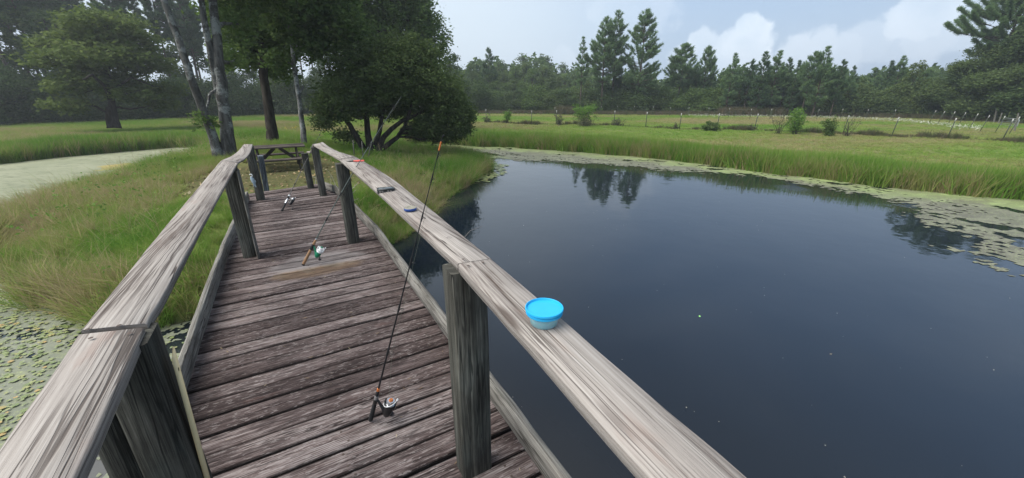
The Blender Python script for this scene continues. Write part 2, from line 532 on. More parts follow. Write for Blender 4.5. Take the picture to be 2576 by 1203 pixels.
def ground_mat():
    m = bpy.data.materials.new('ground_grass')
    m.use_nodes = True
    t = NT(m.node_tree)
    pos = t.n('ShaderNodeNewGeometry').outputs['Position']
    n1 = t.noise(pos, .12, 5, .6)
    n2 = t.noise(pos, 1.3, 5, .65)
    n3 = t.noise(pos, 14.0, 5, .7)
    n4 = t.noise(t.mapping(pos, (.05, .5, 1)), 1.0, 4, .6)
    c = t.mix(t.ramp(n2, .35, .65), (.105, .145, .036), (.175, .185, .065))
    c = t.mix(t.ramp(n1, .40, .62), c, (.135, .19, .042))
    c = t.mix(t.math('MULTIPLY', t.ramp(n4, .50, .68), .5), c, (.185, .170, .085))
    c = t.mix(t.math('MULTIPLY', t.ramp(n3, .35, .7), .45), c, (.055, .085, .020))
    sp = t.n('ShaderNodeSeparateXYZ', {0: pos})
    # bare litter where the path leaves the pier
    c0 = at(700, 440, -.35)
    dd = t.vmath('DISTANCE', pos, tuple(c0)).outputs['Value']
    lit = t.ramp(t.math('ADD', dd, t.math('MULTIPLY', n2, 1.6)), 2.3, 3.9, 1.0, 0.0)
    c = t.mix(t.math('MULTIPLY', lit, .75), c, t.mix(t.ramp(n3, .4, .62), (.040, .034, .020), (.135, .105, .055)))
    mud = t.ramp(sp.outputs[2], WATER - .02, WATER + .09, 1.0, 0.0)
    c = t.mix(mud, c, (.05, .045, .03))
    bmp = t.n('ShaderNodeBump', {'Strength': .8, 'Distance': .06, 'Height': t.math('ADD', n3, n2)})
    b = t.n('ShaderNodeBsdfPrincipled', {'Base Color': c, 'Roughness': .95, 'Specular IOR Level': .1, 'Normal': bmp.outputs[0]})
    t.t.links.new(b.outputs[0], t.n('ShaderNodeOutputMaterial').inputs[0])
    return m


NG = 400
uu = np.linspace(-1, 1, NG)
gx = 520 * np.sinh(5.4 * uu) / np.sinh(5.4) - 2
gy = 520 * np.sinh(5.4 * uu) / np.sinh(5.4) + 14
GX, GY = np.meshgrid(gx, gy, indexing='ij')
GZ = ground_z(GX, GY)
ii, jj = np.meshgrid(np.arange(NG - 1), np.arange(NG - 1), indexing='ij')
a_ = (ii * NG + jj).ravel()
gme = fast_mesh('ground', np.stack([GX.ravel(), GY.ravel(), GZ.ravel()], 1), np.stack([a_, a_ + NG, a_ + NG + 1, a_ + 1], 1), True)
tag(link('ground', gme, ground_mat()), kind='structure')


def water_mat():
    m = bpy.data.materials.new('pond_water')
    m.use_nodes = True
    t = NT(m.node_tree)
    pos = t.n('ShaderNodeNewGeometry').outputs['Position']
    n1 = t.noise(t.mapping(pos, (1.0, 1.0, 1.0)), 1.1, 2, .5)
    n2 = t.noise(t.mapping(pos, (1, 1, 1)), 5.5, 3, .55)
    patch = t.ramp(t.noise(pos, .22, 2, .5), .42, .62, .25, 1.0)
    h = t.math('ADD', t.math('MULTIPLY', n1, .006), t.math('MULTIPLY', t.math('MULTIPLY', n2, .0016), patch))
    for (px, py, rad) in ((1995, 466, 1.35), (2285, 516, .55)):
        c = at(px, py, WATER)
        dd = t.vmath('DISTANCE', pos, tuple(c)).outputs['Value']
        rg = t.math('MULTIPLY', t.math('SINE', t.math('MULTIPLY', dd, 42.0)), t.ramp(dd, .1, rad, .0032, 0.0))
        h = t.math('ADD', h, rg)
    bmp = t.n('ShaderNodeBump', {'Strength': 1.0, 'Distance': 1.0, 'Height': h})
    mur = t.mix(t.ramp(t.noise(pos, .5, 3, .5), .4, .7), (.006, .010, .016), (.009, .013, .019))
    # the shallow margin to the left of the pier is silty
    cs = pr(1.5, -2.6, WATER)
    sh = t.ramp(t.vmath('DISTANCE', pos, tuple(cs)).outputs['Value'], 1.5, 5.0, 1.0, 0.0)
    mur = t.mix(sh, mur, (.13, .125, .112))
    b = t.n('ShaderNodeBsdfPrincipled', {'Base Color': mur, 'Roughness': .035, 'IOR': 1.47, 'Specular IOR Level': .5, 'Normal': bmp.outputs[0]})
    t.t.links.new(b.outputs[0], t.n('ShaderNodeOutputMaterial').inputs[0])
    return m


wb = MB()
wb.add([(-34, -24, WATER), (33, -24, WATER), (33, 30, WATER), (-34, 30, WATER)], [(0, 1, 2, 3)])
tag(wb.build('pond_water', water_mat()), kind='structure')


# ------------------------------------------------------------------ duckweed mats
def weed_mat(name, c1, c2, c3, k=.5, zone=None):
    m = bpy.data.materials.new(name)
    m.use_nodes = True
    t = NT(m.node_tree)
    pos = t.n('ShaderNodeNewGeometry').outputs['Position']
    n1 = t.noise(pos, .7, 5, .65)
    n2 = t.noise(pos, 7.0, 5, .75)
    n3 = t.noise(t.mapping(pos, (1.6, 3.6, 1)), 1.0, 5, .7)
    c = t.mix(t.ramp(n1, .38, .62), c1, c2)
    c = t.mix(t.math('MULTIPLY', t.ramp(n3, .52, .64), k), c, c3)
    c = t.mix(t.math('MULTIPLY', t.ramp(n2, .45, .75), .35), c, tuple(v * .6 for v in c1))
    if zone:
        a = t.n('ShaderNodeAttribute', attribute_name='lc').outputs['Fac']
        zf_ = t.ramp(t.math('ADD', a, t.math('MULTIPLY', t.math('SUBTRACT', n1, .5), 1.4)), .35, .75)
        c = t.mix(t.math('MULTIPLY', zf_, .85), c, t.mix(t.ramp(n3, .45, .6), zone[0], zone[1]))
    fl = t.noise(pos, 26.0, 2, .6)
    c = t.mix(t.math('MULTIPLY', t.ramp(fl, .55, .7), .45), c, tuple(min(1, v * 1.5) for v in c3))
    bmp = t.n('ShaderNodeBump', {'Strength': .35, 'Distance': .02, 'Height': n2})
    b = t.n('ShaderNodeBsdfPrincipled', {'Base Color': c, 'Roughness': .62, 'Specular IOR Level': .4, 'Normal': bmp.outputs[0]})
    t.t.links.new(b.outputs[0], t.n('ShaderNodeOutputMaterial').inputs[0])
    return m


def mat_grid(name, x0, x1, y0, y1, step, keep, mat, z, label=None):
    xs = np.arange(x0, x1, step); ys = np.arange(y0, y1, step)
    X, Y = np.meshgrid(xs, ys, indexing='ij')
    jx = X + rng.uniform(-.3, .3, X.shape) * step; jy = Y + rng.uniform(-.3, .3, X.shape) * step
    K = keep(X + step / 2, Y + step / 2)[:-1, :-1]
    I, J = np.nonzero(K)
    n = len(ys)
    a = I * n + J
    F = np.stack([a, a + n, a + n + 1, a + 1], 1)
    used = np.unique(F)
    remap = np.full(X.size, -1); remap[used] = np.arange(len(used))
    V = np.stack([jx.ravel(), jy.ravel(), np.full(X.size, z) + rng.uniform(0, .003, X.size)], 1)[used]
    at_ = np.clip(shore(X.ravel()[used], Y.ravel()[used]) / 2.6, 0, 1)
    o = link(name, fast_mesh(name, V, remap[F], False, {'lc': ('FLOAT', at_)}), mat)
    return tag(o, label, kind='stuff')


def at2(pts, z=WATER):
    return [tuple(at(x, y, z)[:2]) for x, y in pts]


EDGE = at2([(1210, 383), (1240, 398), (1262, 399), (1300, 405), (1380, 404), (1450, 409), (1550, 415), (1640, 426), (1700, 430), (1800, 435), (1880, 441), (1950, 450), (2050, 467),
            (2120, 481), (2230, 500), (2330, 521), (2345, 530), (2305, 545), (2330, 552), (2365, 558), (2385, 566), (2340, 577), (2420, 590), (2490, 605), (2495, 625), (2430, 640), (2440, 655), (2500, 672), (2576, 690), (2700, 720)])
WEEDR = [(-6, 21)] + EDGE + [(20, 4), (26, 8), (18, 14), (12, 22), (0, 30), (-10, 30), (-10, 22)]


def keep_right(X, Y):
    d = poly_sd(WEEDR, X, Y)
    s = shore(X, Y)
    n = (fbm(X, Y, 2.2, 5, 4) - .5)
    fine = (vnoise(X, Y * 1.7, 6.0, 8) - .5)
    inner = d + n * 1.1 + fine * .85
    holes = ((fbm(X, Y, 1.3, 15, 4) > .66) & (d < 2.5)) | ((vnoise(X, Y * 1.4, 9.0, 18) > .84) & (d < 1.6))
    return (inner > 0) & (s > -.25) & ~holes


M_WEEDR = weed_mat('pond_weed', (.17, .21, .09), (.14, .15, .085), (.26, .33, .13), .8, ((.095, .09, .07), (.15, .145, .11)))
mat_grid('duckweed', -10, 24, 4, 29, .075, keep_right, M_WEEDR, WATER + .006, 'pale green and brown duckweed along the far bank')


def keep_left(X, Y):
    s = shore(X, Y)
    north = Y > 6.0 + .45 * (X + 12) * 0 + (fbm(X, Y, .8, 2) - .5) * 1.2
    west = X < -9
    fine = vnoise(X, Y, 5.0, 4)
    patch = fbm(X, Y, .8, 21, 4)
    # solid in the channel, breaking up to the south
    sol = np.clip((Y - 4.4) / 3.0, 0, 1) * 1.0
    return west & (s > -.3) & (patch * .6 + fine * .4 < .30 + sol)


M_WEEDL = weed_mat('channel_weed', (.195, .21, .125), (.235, .245, .155), (.12, .135, .075), .8)
mat_grid('duckweed_cover', -31, -9, -2, 27, .09, keep_left, M_WEEDL, WATER + .006, 'pale grey green duckweed covering the left channel')

sq = at2([(330, 415), (430, 398), (560, 392), (600, 400), (470, 412), (350, 425)])
M_SCUM = weed_mat('yellow_scum', (.24, .21, .06), (.32, .24, .07), (.20, .24, .07), .5)
mat_grid('yellow_weed', -22, -10, 14, 24, .08, lambda X, Y: (poly_sd(at2([(300, 414), (420, 396), (520, 382), (570, 386), (470, 408), (340, 424), (240, 430)]), X, Y) + (fbm(X, Y * .7, 1.5, 31) - .52) * 2.6 > 0) & (shore(X, Y) > -.2),
         M_SCUM, WATER + .012, 'yellow weed patches on the duckweed channel')
ALG = at2([(955, 600), (1010, 560), (1080, 530), (1060, 560), (1010, 600), (980, 640), (940, 650), (925, 600)])
M_ALG = weed_mat('algae', (.045, .055, .020), (.080, .085, .028), (.12, .13, .045), .5)
mat_grid('floating_algae', -5, 0, 6, 13, .035, lambda X, Y: (poly_sd(ALG, X, Y) + (fbm(X, Y, 2.5, 41) - .45) * .9 > 0) & (shore(X, Y) > -.2),
         M_ALG, WATER + .008, 'brown green algae beside the pier under the right bank')


# lily pads, each a small notched disc
def pads(name, n, region, size, mat, label, z=WATER + .014):
    P = []
    while len(P) < n:
        X = rng.uniform(region[0], region[1], 4000); Y = rng.uniform(region[2], region[3], 4000)
        s = shore(X, Y)
        al = X * AX.x + Y * AX.y; cr = X * CR.x + Y * CR.y
        den = region[4](X, Y, al, cr, s)
        k = rng.uniform(0, 1, 4000) < den
        P += list(zip(X[k], Y[k]))
    P = np.array(P[:n])
    m = 9
    ang = np.linspace(.25, 2 * np.pi - .25, m)
    r = rng.uniform(size[0], size[1], n)
    a0 = rng.uniform(0, 6.28, n)
    V = np.zeros((n, m + 1, 3))
    V[:, 0, 0] = P[:, 0]; V[:, 0, 1] = P[:, 1]
    V[:, 1:, 0] = P[:, :1] + r[:, None] * np.cos(a0[:, None] + ang)
    V[:, 1:, 1] = P[:, 1:] + r[:, None] * np.sin(a0[:, None] + ang) * .93
    V[:, :, 2] = z + rng.uniform(0, .008, (n, 1)) + rng.uniform(0, .006, (n, m + 1))
    base = (np.arange(n) * (m + 1))[:, None, None]
    T = np.stack([np.zeros(m - 1, int), np.arange(1, m), np.arange(2, m + 1)], 1)[None] + base
    tint = np.repeat(rng.uniform(0, 1, n), m + 1)
    me = fast_mesh(name, V.reshape(-1, 3), T.reshape(-1, 3), False, {'lc': ('FLOAT', tint)})
    return tag(link(name, me, mat), label, kind='stuff')


def tint_mat(name, cols, rough=.6, transl=0.0, spec=.3, inst=False):
    m = bpy.data.materials.new(name)
    m.use_nodes = True
    t = NT(m.node_tree)
    a = t.n('ShaderNodeAttribute', attribute_name='lc')
    if inst: a.attribute_type = 'INSTANCER'
    cr_ = t.n('ShaderNodeValToRGB', {0: a.outputs['Fac']})
    el = cr_.color_ramp.elements
    while len(el) < len(cols): el.new(.5)
    for e, (p, c) in zip(el, cols):
        e.position = p; e.color = (*c, 1)
    b = t.n('ShaderNodeBsdfPrincipled', {'Base Color': cr_.outputs[0], 'Roughness': rough, 'Specular IOR Level': spec})
    out = b.outputs[0]
    if transl > 0:
        tr = t.n('ShaderNodeBsdfTranslucent', {'Color': cr_.outputs[0]})
        out = t.n('ShaderNodeMixShader', {0: transl, 1: b.outputs[0], 2: tr.outputs[0]}).outputs[0]
    t.t.links.new(out, t.n('ShaderNodeOutputMaterial').inputs[0])
    return m


def keep_film(X, Y):
    s = shore(X, Y); cr = X * CR.x + Y * CR.y
    n = fbm(X, Y, 1.1, 71, 4) * .55 + vnoise(X * 1.3, Y * 1.3, 9.0, 5) * .25 + vnoise(X, Y, 23.0, 6) * .2
    return (s > -.2) & (cr < -1.0) & (n < .515 + .10 * np.clip((-cr - 1.6), 0, 1.2))


M_FILM = weed_mat('pond_film', (.15, .165, .115), (.19, .20, .15), (.21, .235, .11), .6)
mat_grid('surface_film', -9.5, -.8, -1.5, 6.2, .034, keep_film, M_FILM, WATER + .004, 'grey green film on the shallow water left of the pier')
M_PAD = tint_mat('lily_pad', [(0, (.13, .17, .06)), (.6, (.20, .24, .09)), (.9, (.25, .26, .10)), (1, (.36, .24, .08))], .45, spec=.5)
pads('lily_pads', 8000, (-9, -1.2, -.5, 6.0,
     lambda X, Y, al, cr, s: np.where((cr < -1.15) & (s > -.1), np.clip((-cr - 1.1) / 1.6, .04, 1) * np.clip(1.35 * fbm(X, Y, 1.0, 51) + .15 - np.exp(-((cr + 2.2) / .8) ** 2) * .35 - .25, 0.02, 1), 0)),
     (.009, .034), M_PAD, 'small yellow green lily pads afloat left of the pier')
pads('floating_pads', 260, (-2.2, 0.4, 14.5, 19.5, lambda X, Y, al, cr, s: np.where((s > 0) & (s < .7), .5, 0)), (.05, .1), M_PAD, 'lily pads at the tip of the right grassy bank')
M_SPECK = simple_mat('floating_speck', (.28, .27, .22), .7)
pads('floating_specks', 90, (-1, 8, 1, 12, lambda X, Y, al, cr, s: np.where((s > .3) & (cr > 1.2), fbm(X, Y, .5, 61) ** 3, 0)), (.003, .007), M_SPECK, 'tiny pale leaf flecks drifting on the dark water')

# ------------------------------------------------------------------ pier
pier = tag(empty('pier', pr(0, 0, 0)), 'weathered grey wooden fishing pier with handrails running out to the grassy bank', 'pier')
NAILS = MB()


def nail(p, r=.005):
    NAILS.add([(p.x + r * math.cos(k * 1.047), p.y + r * math.sin(k * 1.047), p.z) for k in range(6)] + [(p.x, p.y, p.z + .0015)],
              tris=[(k, (k + 1) % 6, 6) for k in range(6)])


al = -1.35
k = 0
rot = 0.0
while al < 8.28:
    wdt = .1310 + random.uniform(-.004, .003)
    gap = random.uniform(.012, .018)
    if al > 6.2: rot += R(1.05)
    z0 = random.uniform(-.006, .004)
    zl, zr = z0 + random.uniform(-.002, .002), z0 + random.uniform(-.002, .002)
    el, er = -.80 + random.uniform(-.02, .015), .80 + random.uniform(-.015, .02)
    if al > 6.2: er = .80 - (al - 6.2) * .10
    dr = math.tan(rot)
    piv = -.3
    def q(a, c, z): return pr(a + (c - piv) * dr, c, z)
    tilt = random.uniform(-.0015, .0015)
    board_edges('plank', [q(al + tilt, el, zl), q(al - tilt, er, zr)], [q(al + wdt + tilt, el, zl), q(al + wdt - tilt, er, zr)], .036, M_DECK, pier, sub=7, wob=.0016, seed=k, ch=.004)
    for cc in (-.62, .0, .64):
        for da in (.035, .105):
            if al > -.3: nail(q(al + da + random.uniform(-.008, .008), cc + random.uniform(-.02, .02), z0 + .0025), .0068)
    # right side opens a little wider where the boards fan
    al += wdt + gap + (.004 if al > 6.2 else 0)
    k += 1
for cc in (-.62, 0.0, .64):
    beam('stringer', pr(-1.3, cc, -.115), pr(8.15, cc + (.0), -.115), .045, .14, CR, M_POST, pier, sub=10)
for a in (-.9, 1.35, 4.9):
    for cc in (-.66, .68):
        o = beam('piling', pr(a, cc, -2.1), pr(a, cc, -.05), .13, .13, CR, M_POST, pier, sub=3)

# handrails: edges read off where they stand, heights in metres above the deck
ZR1, ZR2, ZL1, ZL2 = 1.07, .98, 1.04, 1.03
rA_i = [pr(-.9, .36, ZR1), at(1152, 664, ZR1)]
rA_o = [pr(-.9, .511, ZR1), at(1238, 651, ZR1)]
board_edges('handrail', rA_i, rA_o, .040, M_RAIL, pier, sub=20, wob=.0015, seed=1)
rB_i = [at(1151, 662.6, ZR1 - .001), at(1008, 536, ZR1 - .03), at(925, 462, ZR2 + .02), at(855, 402, ZR2)]
rB_o = [at(1237, 649.8, ZR1 - .001), at(1060, 507, ZR1 - .03), at(973, 440, ZR2 + .03), at(893, 393.5, ZR2)]
board_edges('handrail', rB_i, rB_o, .038, M_RAIL, pier, sub=16, wob=.002, seed=2)
zR3 = at_al(790, 365, 7.42).z
rC_i = [at(855, 401, ZR2 + .001), at(826, 384, ZR2 * .6 + zR3 * .4 - .05), at(804, 372.5, ZR2 * .3 + zR3 * .7 - .04), at_al(788, 364, 7.45)]
rC_o = [at(892, 393, ZR2 + .001), at(854, 382, ZR2 * .6 + zR3 * .4 - .05), at(829, 369.5, ZR2 * .3 + zR3 * .7 - .04), at_al(812, 357.5, 7.5)]
board_edges('handrail', rC_i, rC_o, .036, M_RAIL, pier, sub=12, wob=.002, seed=3)
lA_i = [at(362, 824, ZL1), pr(-.9, -.334, ZL1)]
lA_o = [at(196, 842, ZL1), pr(-.9, -.455, ZL1)]
board_edges('handrail', lA_i, lA_o, .040, M_RAIL, pier, sub=20, wob=.0015, seed=4)
lB_i = [at(597, 411, ZL2), at(535, 520, ZL2), at(462, 650, ZL1 + .005), at(368, 813, ZL1 + .002)]
lB_o = [at(556, 404, ZL2), at(470, 505, ZL2), at(352, 646, ZL1 + .005), at(201, 831, ZL1 + .002)]
board_edges('handrail', lB_i, lB_o, .038, M_RAIL, pier, sub=16, wob=.002, seed=5)
zL3 = at_al(637, 364, 7.6).z
lC_i = [at(598, 410, ZL2 + .001), at(617, 398, ZL2 * .55 + zL3 * .45 - .05), at(629, 383, ZL2 * .25 + zL3 * .75 - .03), at_al(636, 363, 7.6)]
lC_o = [at(558, 403, ZL2 + .001), at(583, 392, ZL2 * .55 + zL3 * .45 - .05), at(601, 378, ZL2 * .25 + zL3 * .75 - .03), at_al(613, 363, 7.6)]
board_edges('handrail', lC_i, lC_o, .036, M_RAIL, pier, sub=12, wob=.002, seed=6)
# short board dipping from the third right post to the last one
d0, d1 = at_al(786, 362, 7.5), at_al(771, 381, 8.25)
dm = (d0 + d1) / 2 - Vector((0, 0, .06))
board_edges('handrail', [d0, dm, d1], [d0 + CR * .13, dm + CR * .13, d1 + CR * .13], .03, M_RAIL, pier, sub=8, seed=7)
for (x, y) in ((1178, 668), (1215, 660), (1165, 652), (220, 828), (300, 818), (228, 850), (325, 838)):
    nail(at(x, y, (ZR1 if x > 700 else ZL1) + .006), .006)
for (x, y) in ((905, 415), (880, 408), (560, 415), (590, 420), (90, 1160), (75, 1190)):
    nail(at(x, y, ZL2 + .006), .007)

# posts
POSTW, POSTD = .118, .125


def post(a, c, ztop, lean=(0, 0), w_=POSTW, d_=POSTD, zb=-.3, seed=0, mat=None):
    p0, p1 = pr(a, c, zb), pr(a + lean[0], c + lean[1], ztop)
    return beam('post', p0, p1, w_, d_, CR, mat or M_POST, pier, sub=8, wob=.0025, seed=seed, ch=.007)


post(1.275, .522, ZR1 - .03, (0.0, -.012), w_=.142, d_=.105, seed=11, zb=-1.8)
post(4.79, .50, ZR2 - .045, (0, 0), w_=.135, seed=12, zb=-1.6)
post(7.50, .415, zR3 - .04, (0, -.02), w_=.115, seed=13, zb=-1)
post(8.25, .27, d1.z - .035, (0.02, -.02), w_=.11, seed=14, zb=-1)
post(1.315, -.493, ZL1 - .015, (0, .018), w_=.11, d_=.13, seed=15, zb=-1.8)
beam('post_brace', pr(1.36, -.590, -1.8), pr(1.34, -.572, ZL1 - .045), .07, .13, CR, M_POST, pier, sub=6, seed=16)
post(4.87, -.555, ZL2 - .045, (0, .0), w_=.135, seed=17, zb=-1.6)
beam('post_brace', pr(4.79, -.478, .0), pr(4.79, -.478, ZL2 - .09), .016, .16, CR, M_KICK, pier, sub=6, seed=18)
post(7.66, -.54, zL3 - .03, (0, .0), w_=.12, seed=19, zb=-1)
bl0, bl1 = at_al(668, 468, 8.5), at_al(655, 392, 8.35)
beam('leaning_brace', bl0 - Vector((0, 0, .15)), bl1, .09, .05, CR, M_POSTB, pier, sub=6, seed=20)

# kick boards on edge along both sides of the deck
def kick(c, segs, seed):
    for n_, (a0, a1, c0, c1) in enumerate(segs):
        i0, i1 = pr(a0, c0, .012), pr(a1, c1, .012)
        u = Vector((0, 0, .145))
        sgn = 1 if c > 0 else -1
        # face towards the deck, thickness outwards
        board_edges('kick_board', [i0, i1], [i0 + u, i1 + u], .038, M_KICK, pier, up=CR * -sgn, sub=14, wob=.004, seed=seed + n_, ch=.006)


kick(.77, [(-.9, 1.76, .755, .765), (1.77, 4.8, .765, .76), (4.81, 7.5, .76, .60)], 30)
kick(-.77, [(-.9, 1.5, -.77, -.765), (1.51, 4.9, -.765, -.76), (4.91, 7.7, -.76, -.70)], 40)
beam('kick_board', pr(7.55, .585, .09), pr(8.2, .40, .09), .12, .035, Vector((0, 0, 1)), M_KICK, pier, sub=5, seed=50)
NAILS.V = [v - np.array(pier.location) for v in NAILS.V]
tag(NAILS.build('nail_heads', simple_mat('nail_rust', (.07, .05, .04), .7), pier), kind='stuff')

# ------------------------------------------------------------------ grass
HID = bpy.data.collections.new('tuft_templates')   # not linked to the scene: only the source of instanced tufts


def tuft_template(name, n, rad, lean, wid, mat, seg=3, curl=.35):
    r = np.random.default_rng(abs(hash(name)) % 1000 if False else sum(map(ord, name)))
    V, Q, T = [], [], []
    base = 0
    for _ in range(n):
        a = r.uniform(0, 6.28); rr = rad * math.sqrt(r.uniform(0, 1))
        x, y = rr * math.cos(a), rr * math.sin(a)
        h = r.uniform(.55, 1.0)
        la = a + r.normal(0, .9)
        ln = abs(r.normal(lean, lean * .6))
        dx, dy = math.cos(la), math.sin(la)
        fa = r.uniform(0, 6.28); wx, wy = math.cos(fa) * wid, math.sin(fa) * wid
        cu = r.uniform(.2, 1) * curl
        for s in range(seg):
            u = s / seg
            ox = ln * (u ** 1.6) * h
            z = h * (u - cu * u * u * ln * 1.2)
            wk = 1 - u * .55
            V += [(x + dx * ox - wx * wk, y + dy * ox - wy * wk, z), (x + dx * ox + wx * wk, y + dy * ox + wy * wk, z)]
        ox = ln * h
        V.append((x + dx * ox, y + dy * ox, h * (1 - cu * ln * 1.2)))
        for s in range(seg - 1):
            b = base + 2 * s
            Q.append((b, b + 1, b + 3, b + 2))
        b = base + 2 * (seg - 1)
        T.append((b, b + 1, b + 2))
        base += 2 * seg + 1
    me = fast_mesh(name, V, [np.array(Q), np.array(T)], False)
    me.materials.append(mat)
    o = bpy.data.objects.new(name, me)
    return o


def scatter(name, P, sc, lc, templates, label, zs=None, lean_dir=None):
    """one object whose geometry nodes stand a tuft on every point"""
    P = np.asarray(P); n = len(P)
    coll = bpy.data.collections.new(name + '_source')
    for t_ in templates: coll.objects.link(t_)
    me = bpy.data.meshes.new(name)
    me.vertices.add(n)
    me.vertices.foreach_set('co', P.astype(np.float32).ravel())
    zs = sc if zs is None else zs
    for k, typ, arr in (('sc', 'FLOAT_VECTOR', np.stack([sc, sc, zs], 1)), ('lc', 'FLOAT', lc),
                        ('rot', 'FLOAT_VECTOR', np.stack([rng.normal(0, .12, n), rng.normal(0, .12, n), rng.uniform(0, 6.28, n)], 1)),
                        ('idx', 'INT', rng.integers(0, len(templates), n))):
        a = me.attributes.new(k, typ, 'POINT')
        a.data.foreach_set('vector' if typ == 'FLOAT_VECTOR' else 'value', np.asarray(arr, dtype=np.int32 if typ == 'INT' else np.float32).ravel())
    o = link(name, me)
    ng = bpy.data.node_groups.new(name, 'GeometryNodeTree')
    ng.interface.new_socket('Geometry', in_out='INPUT', socket_type='NodeSocketGeometry')
    ng.interface.new_socket('Geometry', in_out='OUTPUT', socket_type='NodeSocketGeometry')
    N = ng.nodes
    gi, go = N.new('NodeGroupInput'), N.new('NodeGroupOutput')
    ci = N.new('GeometryNodeCollectionInfo'); ci.inputs['Collection'].default_value = coll
    ci.inputs['Separate Children'].default_value = True; ci.inputs['Reset Children'].default_value = True
    iop = N.new('GeometryNodeInstanceOnPoints'); iop.inputs['Pick Instance'].default_value = True
    def named(nm, typ):
        a = N.new('GeometryNodeInputNamedAttribute'); a.data_type = typ; a.inputs['Name'].default_value = nm
        return a.outputs['Attribute']
    mp = N.new('GeometryNodeMeshToPoints')
    L = ng.links.new
    L(gi.outputs[0], mp.inputs['Mesh']); L(mp.outputs[0], iop.inputs['Points'])
    L(ci.outputs[0], iop.inputs['Instance'])
    L(named('idx', 'INT'), iop.inputs['Instance Index'])
    L(named('rot', 'FLOAT_VECTOR'), iop.inputs['Rotation'])
    L(named('sc', 'FLOAT_VECTOR'), iop.inputs['Scale'])
    L(iop.outputs[0], go.inputs[0])
    md = o.modifiers.new('scatter', 'NODES'); md.node_group = ng
    return tag(o, label, kind='stuff')


def samp(n, x0, x1, y0, y1, dens):
    X = rng.uniform(x0, x1, n); Y = rng.uniform(y0, y1, n)
    s = shore(X, Y)
    k = rng.uniform(0, 1, n) < dens(X, Y, s)
    return X[k], Y[k], s[k]


def al_cr(X, Y):
    return X * AX.x + Y * AX.y, X * CR.x + Y * CR.y


GC = [(0, (.105, .225, .032)), (.35, (.165, .290, .045)), (.6, (.230, .310, .068)), (.80, (.290, .275, .110)), (1, (.38, .31, .18))]
M_GRASS = tint_mat('grass_blade', GC, .7, .48, .15, inst=True)
NEAR_T = [tuft_template('near_tuft%d' % i, 34, .10, .50, .0052, M_GRASS, 4, .5) for i in range(4)]
FAR_T = [tuft_template('far_tuft%d' % i, 26, .22, .30, .014, M_GRASS, 2) for i in range(4)]
FINE_T = [tuft_template('fine_tuft%d' % i, 24, .45, .5, .020, M_GRASS, 2) for i in range(4)]

LIT = at(700, 440, -.35)
TAB = at_dist(697, 12.4)


def clear_of(X, Y, s):
    al_, cr_ = al_cr(X, Y)
    pier_ = (al_ < 8.6) & (np.abs(cr_) < .86)
    lit = np.hypot(X - LIT.x, (Y - LIT.y)) < 2.4 + (fbm(X, Y, 1.2, 71) - .5) * 2
    path = (al_ > 8) & (al_ < 12.5) & (np.abs(cr_ + .1) < 1.0)
    return ~(pier_ | lit | path)


# tall grass on the peninsula
X, Y, s = samp(42000, -15.5, 0, 4, 27, lambda X, Y, s: clear_of(X, Y, s) * (s < .12) * np.clip(.35 + .65 * np.exp(-np.hypot(X + 5, Y - 8) / 6), .3, 1))
al_, cr_ = al_cr(X, Y)
edge = np.exp(-np.maximum(-s, 0) / 1.1)
H = (.50 + .36 * edge + .16 * (fbm(X, Y, .8, 81) - .5)) * rng.uniform(.75, 1.15, len(X))
H *= np.where((cr_ > 0) & (al_ > 12), 1.0, 1.0)
H *= np.where(np.hypot(X - LIT.x, Y - LIT.y) < 5.0, .55, 1)
H *= np.where((Y > 13.5) & (s < -1.6), .5, 1)
tan = fbm(X, Y, .55, 91, 3)
core = np.exp(-(((X + 8.3) / 2.6) ** 2 + ((Y - 9.2) / 1.8) ** 2))
lc = np.clip((tan - .42) * 1.9 + rng.normal(.26, .22, len(X)) + core * .6, 0, 1)
low = (s > -.35)
lc = np.where(low & (rng.uniform(0, 1, len(X)) < .45), rng.uniform(.6, 1, len(X)), lc)
scatter('tall_grass', np.stack([X, Y, ground_z(X, Y, s) - .03], 1), H, lc, NEAR_T, 'long green and tan grass on the bank around the pier')

X, Y, s = samp(5200, -15.5, 0, 4, 24, lambda X, Y, s: clear_of(X, Y, s) * (s < .1) * (s > -2.6) * (fbm(X, Y, .9, 17) > .42))
STALK_T = [tuft_template('stalk%d' % i, 7, .12, .75, .0034, M_GRASS, 5, .55) for i in range(3)]
scatter('grass_stalks', np.stack([X, Y, ground_z(X, Y, s) - .02], 1), rng.uniform(.7, 1.12, len(X)), rng.choice([.3, .7, .9, 1.0], len(X)), STALK_T, 'thin arching tan grass stalks above the bank grass')

# fringe along the far banks
def fringe(name, n, x0, x1, y0, y1, lo, hi, width, label, extra=lambda X, Y: True):
    X, Y, s = samp(n, x0, x1, y0, y1, lambda X, Y, s: (s < .1) & (s > -width - (fbm(X, Y, .4, 14) - .5) * 2) & extra(X, Y))
    f = np.clip(-s / width, 0, 1)
    H = (hi * (1 - f) + lo * f) * rng.uniform(.75, 1.2, len(X)) * (.75 + .5 * fbm(X, Y, .5, 33))
    base = fbm(X, Y, .35, 44, 3)
    lc = np.clip(base * .5 + rng.normal(.02, .15, len(X)) + f * .34, 0, 1)
    lc = np.where((s > -.35) & (rng.uniform(0, 1, len(X)) < .5), rng.uniform(.55, .95, len(X)), lc)
    scatter(name, np.stack([X, Y, ground_z(X, Y, s) - .03], 1), H, lc, FAR_T, label)


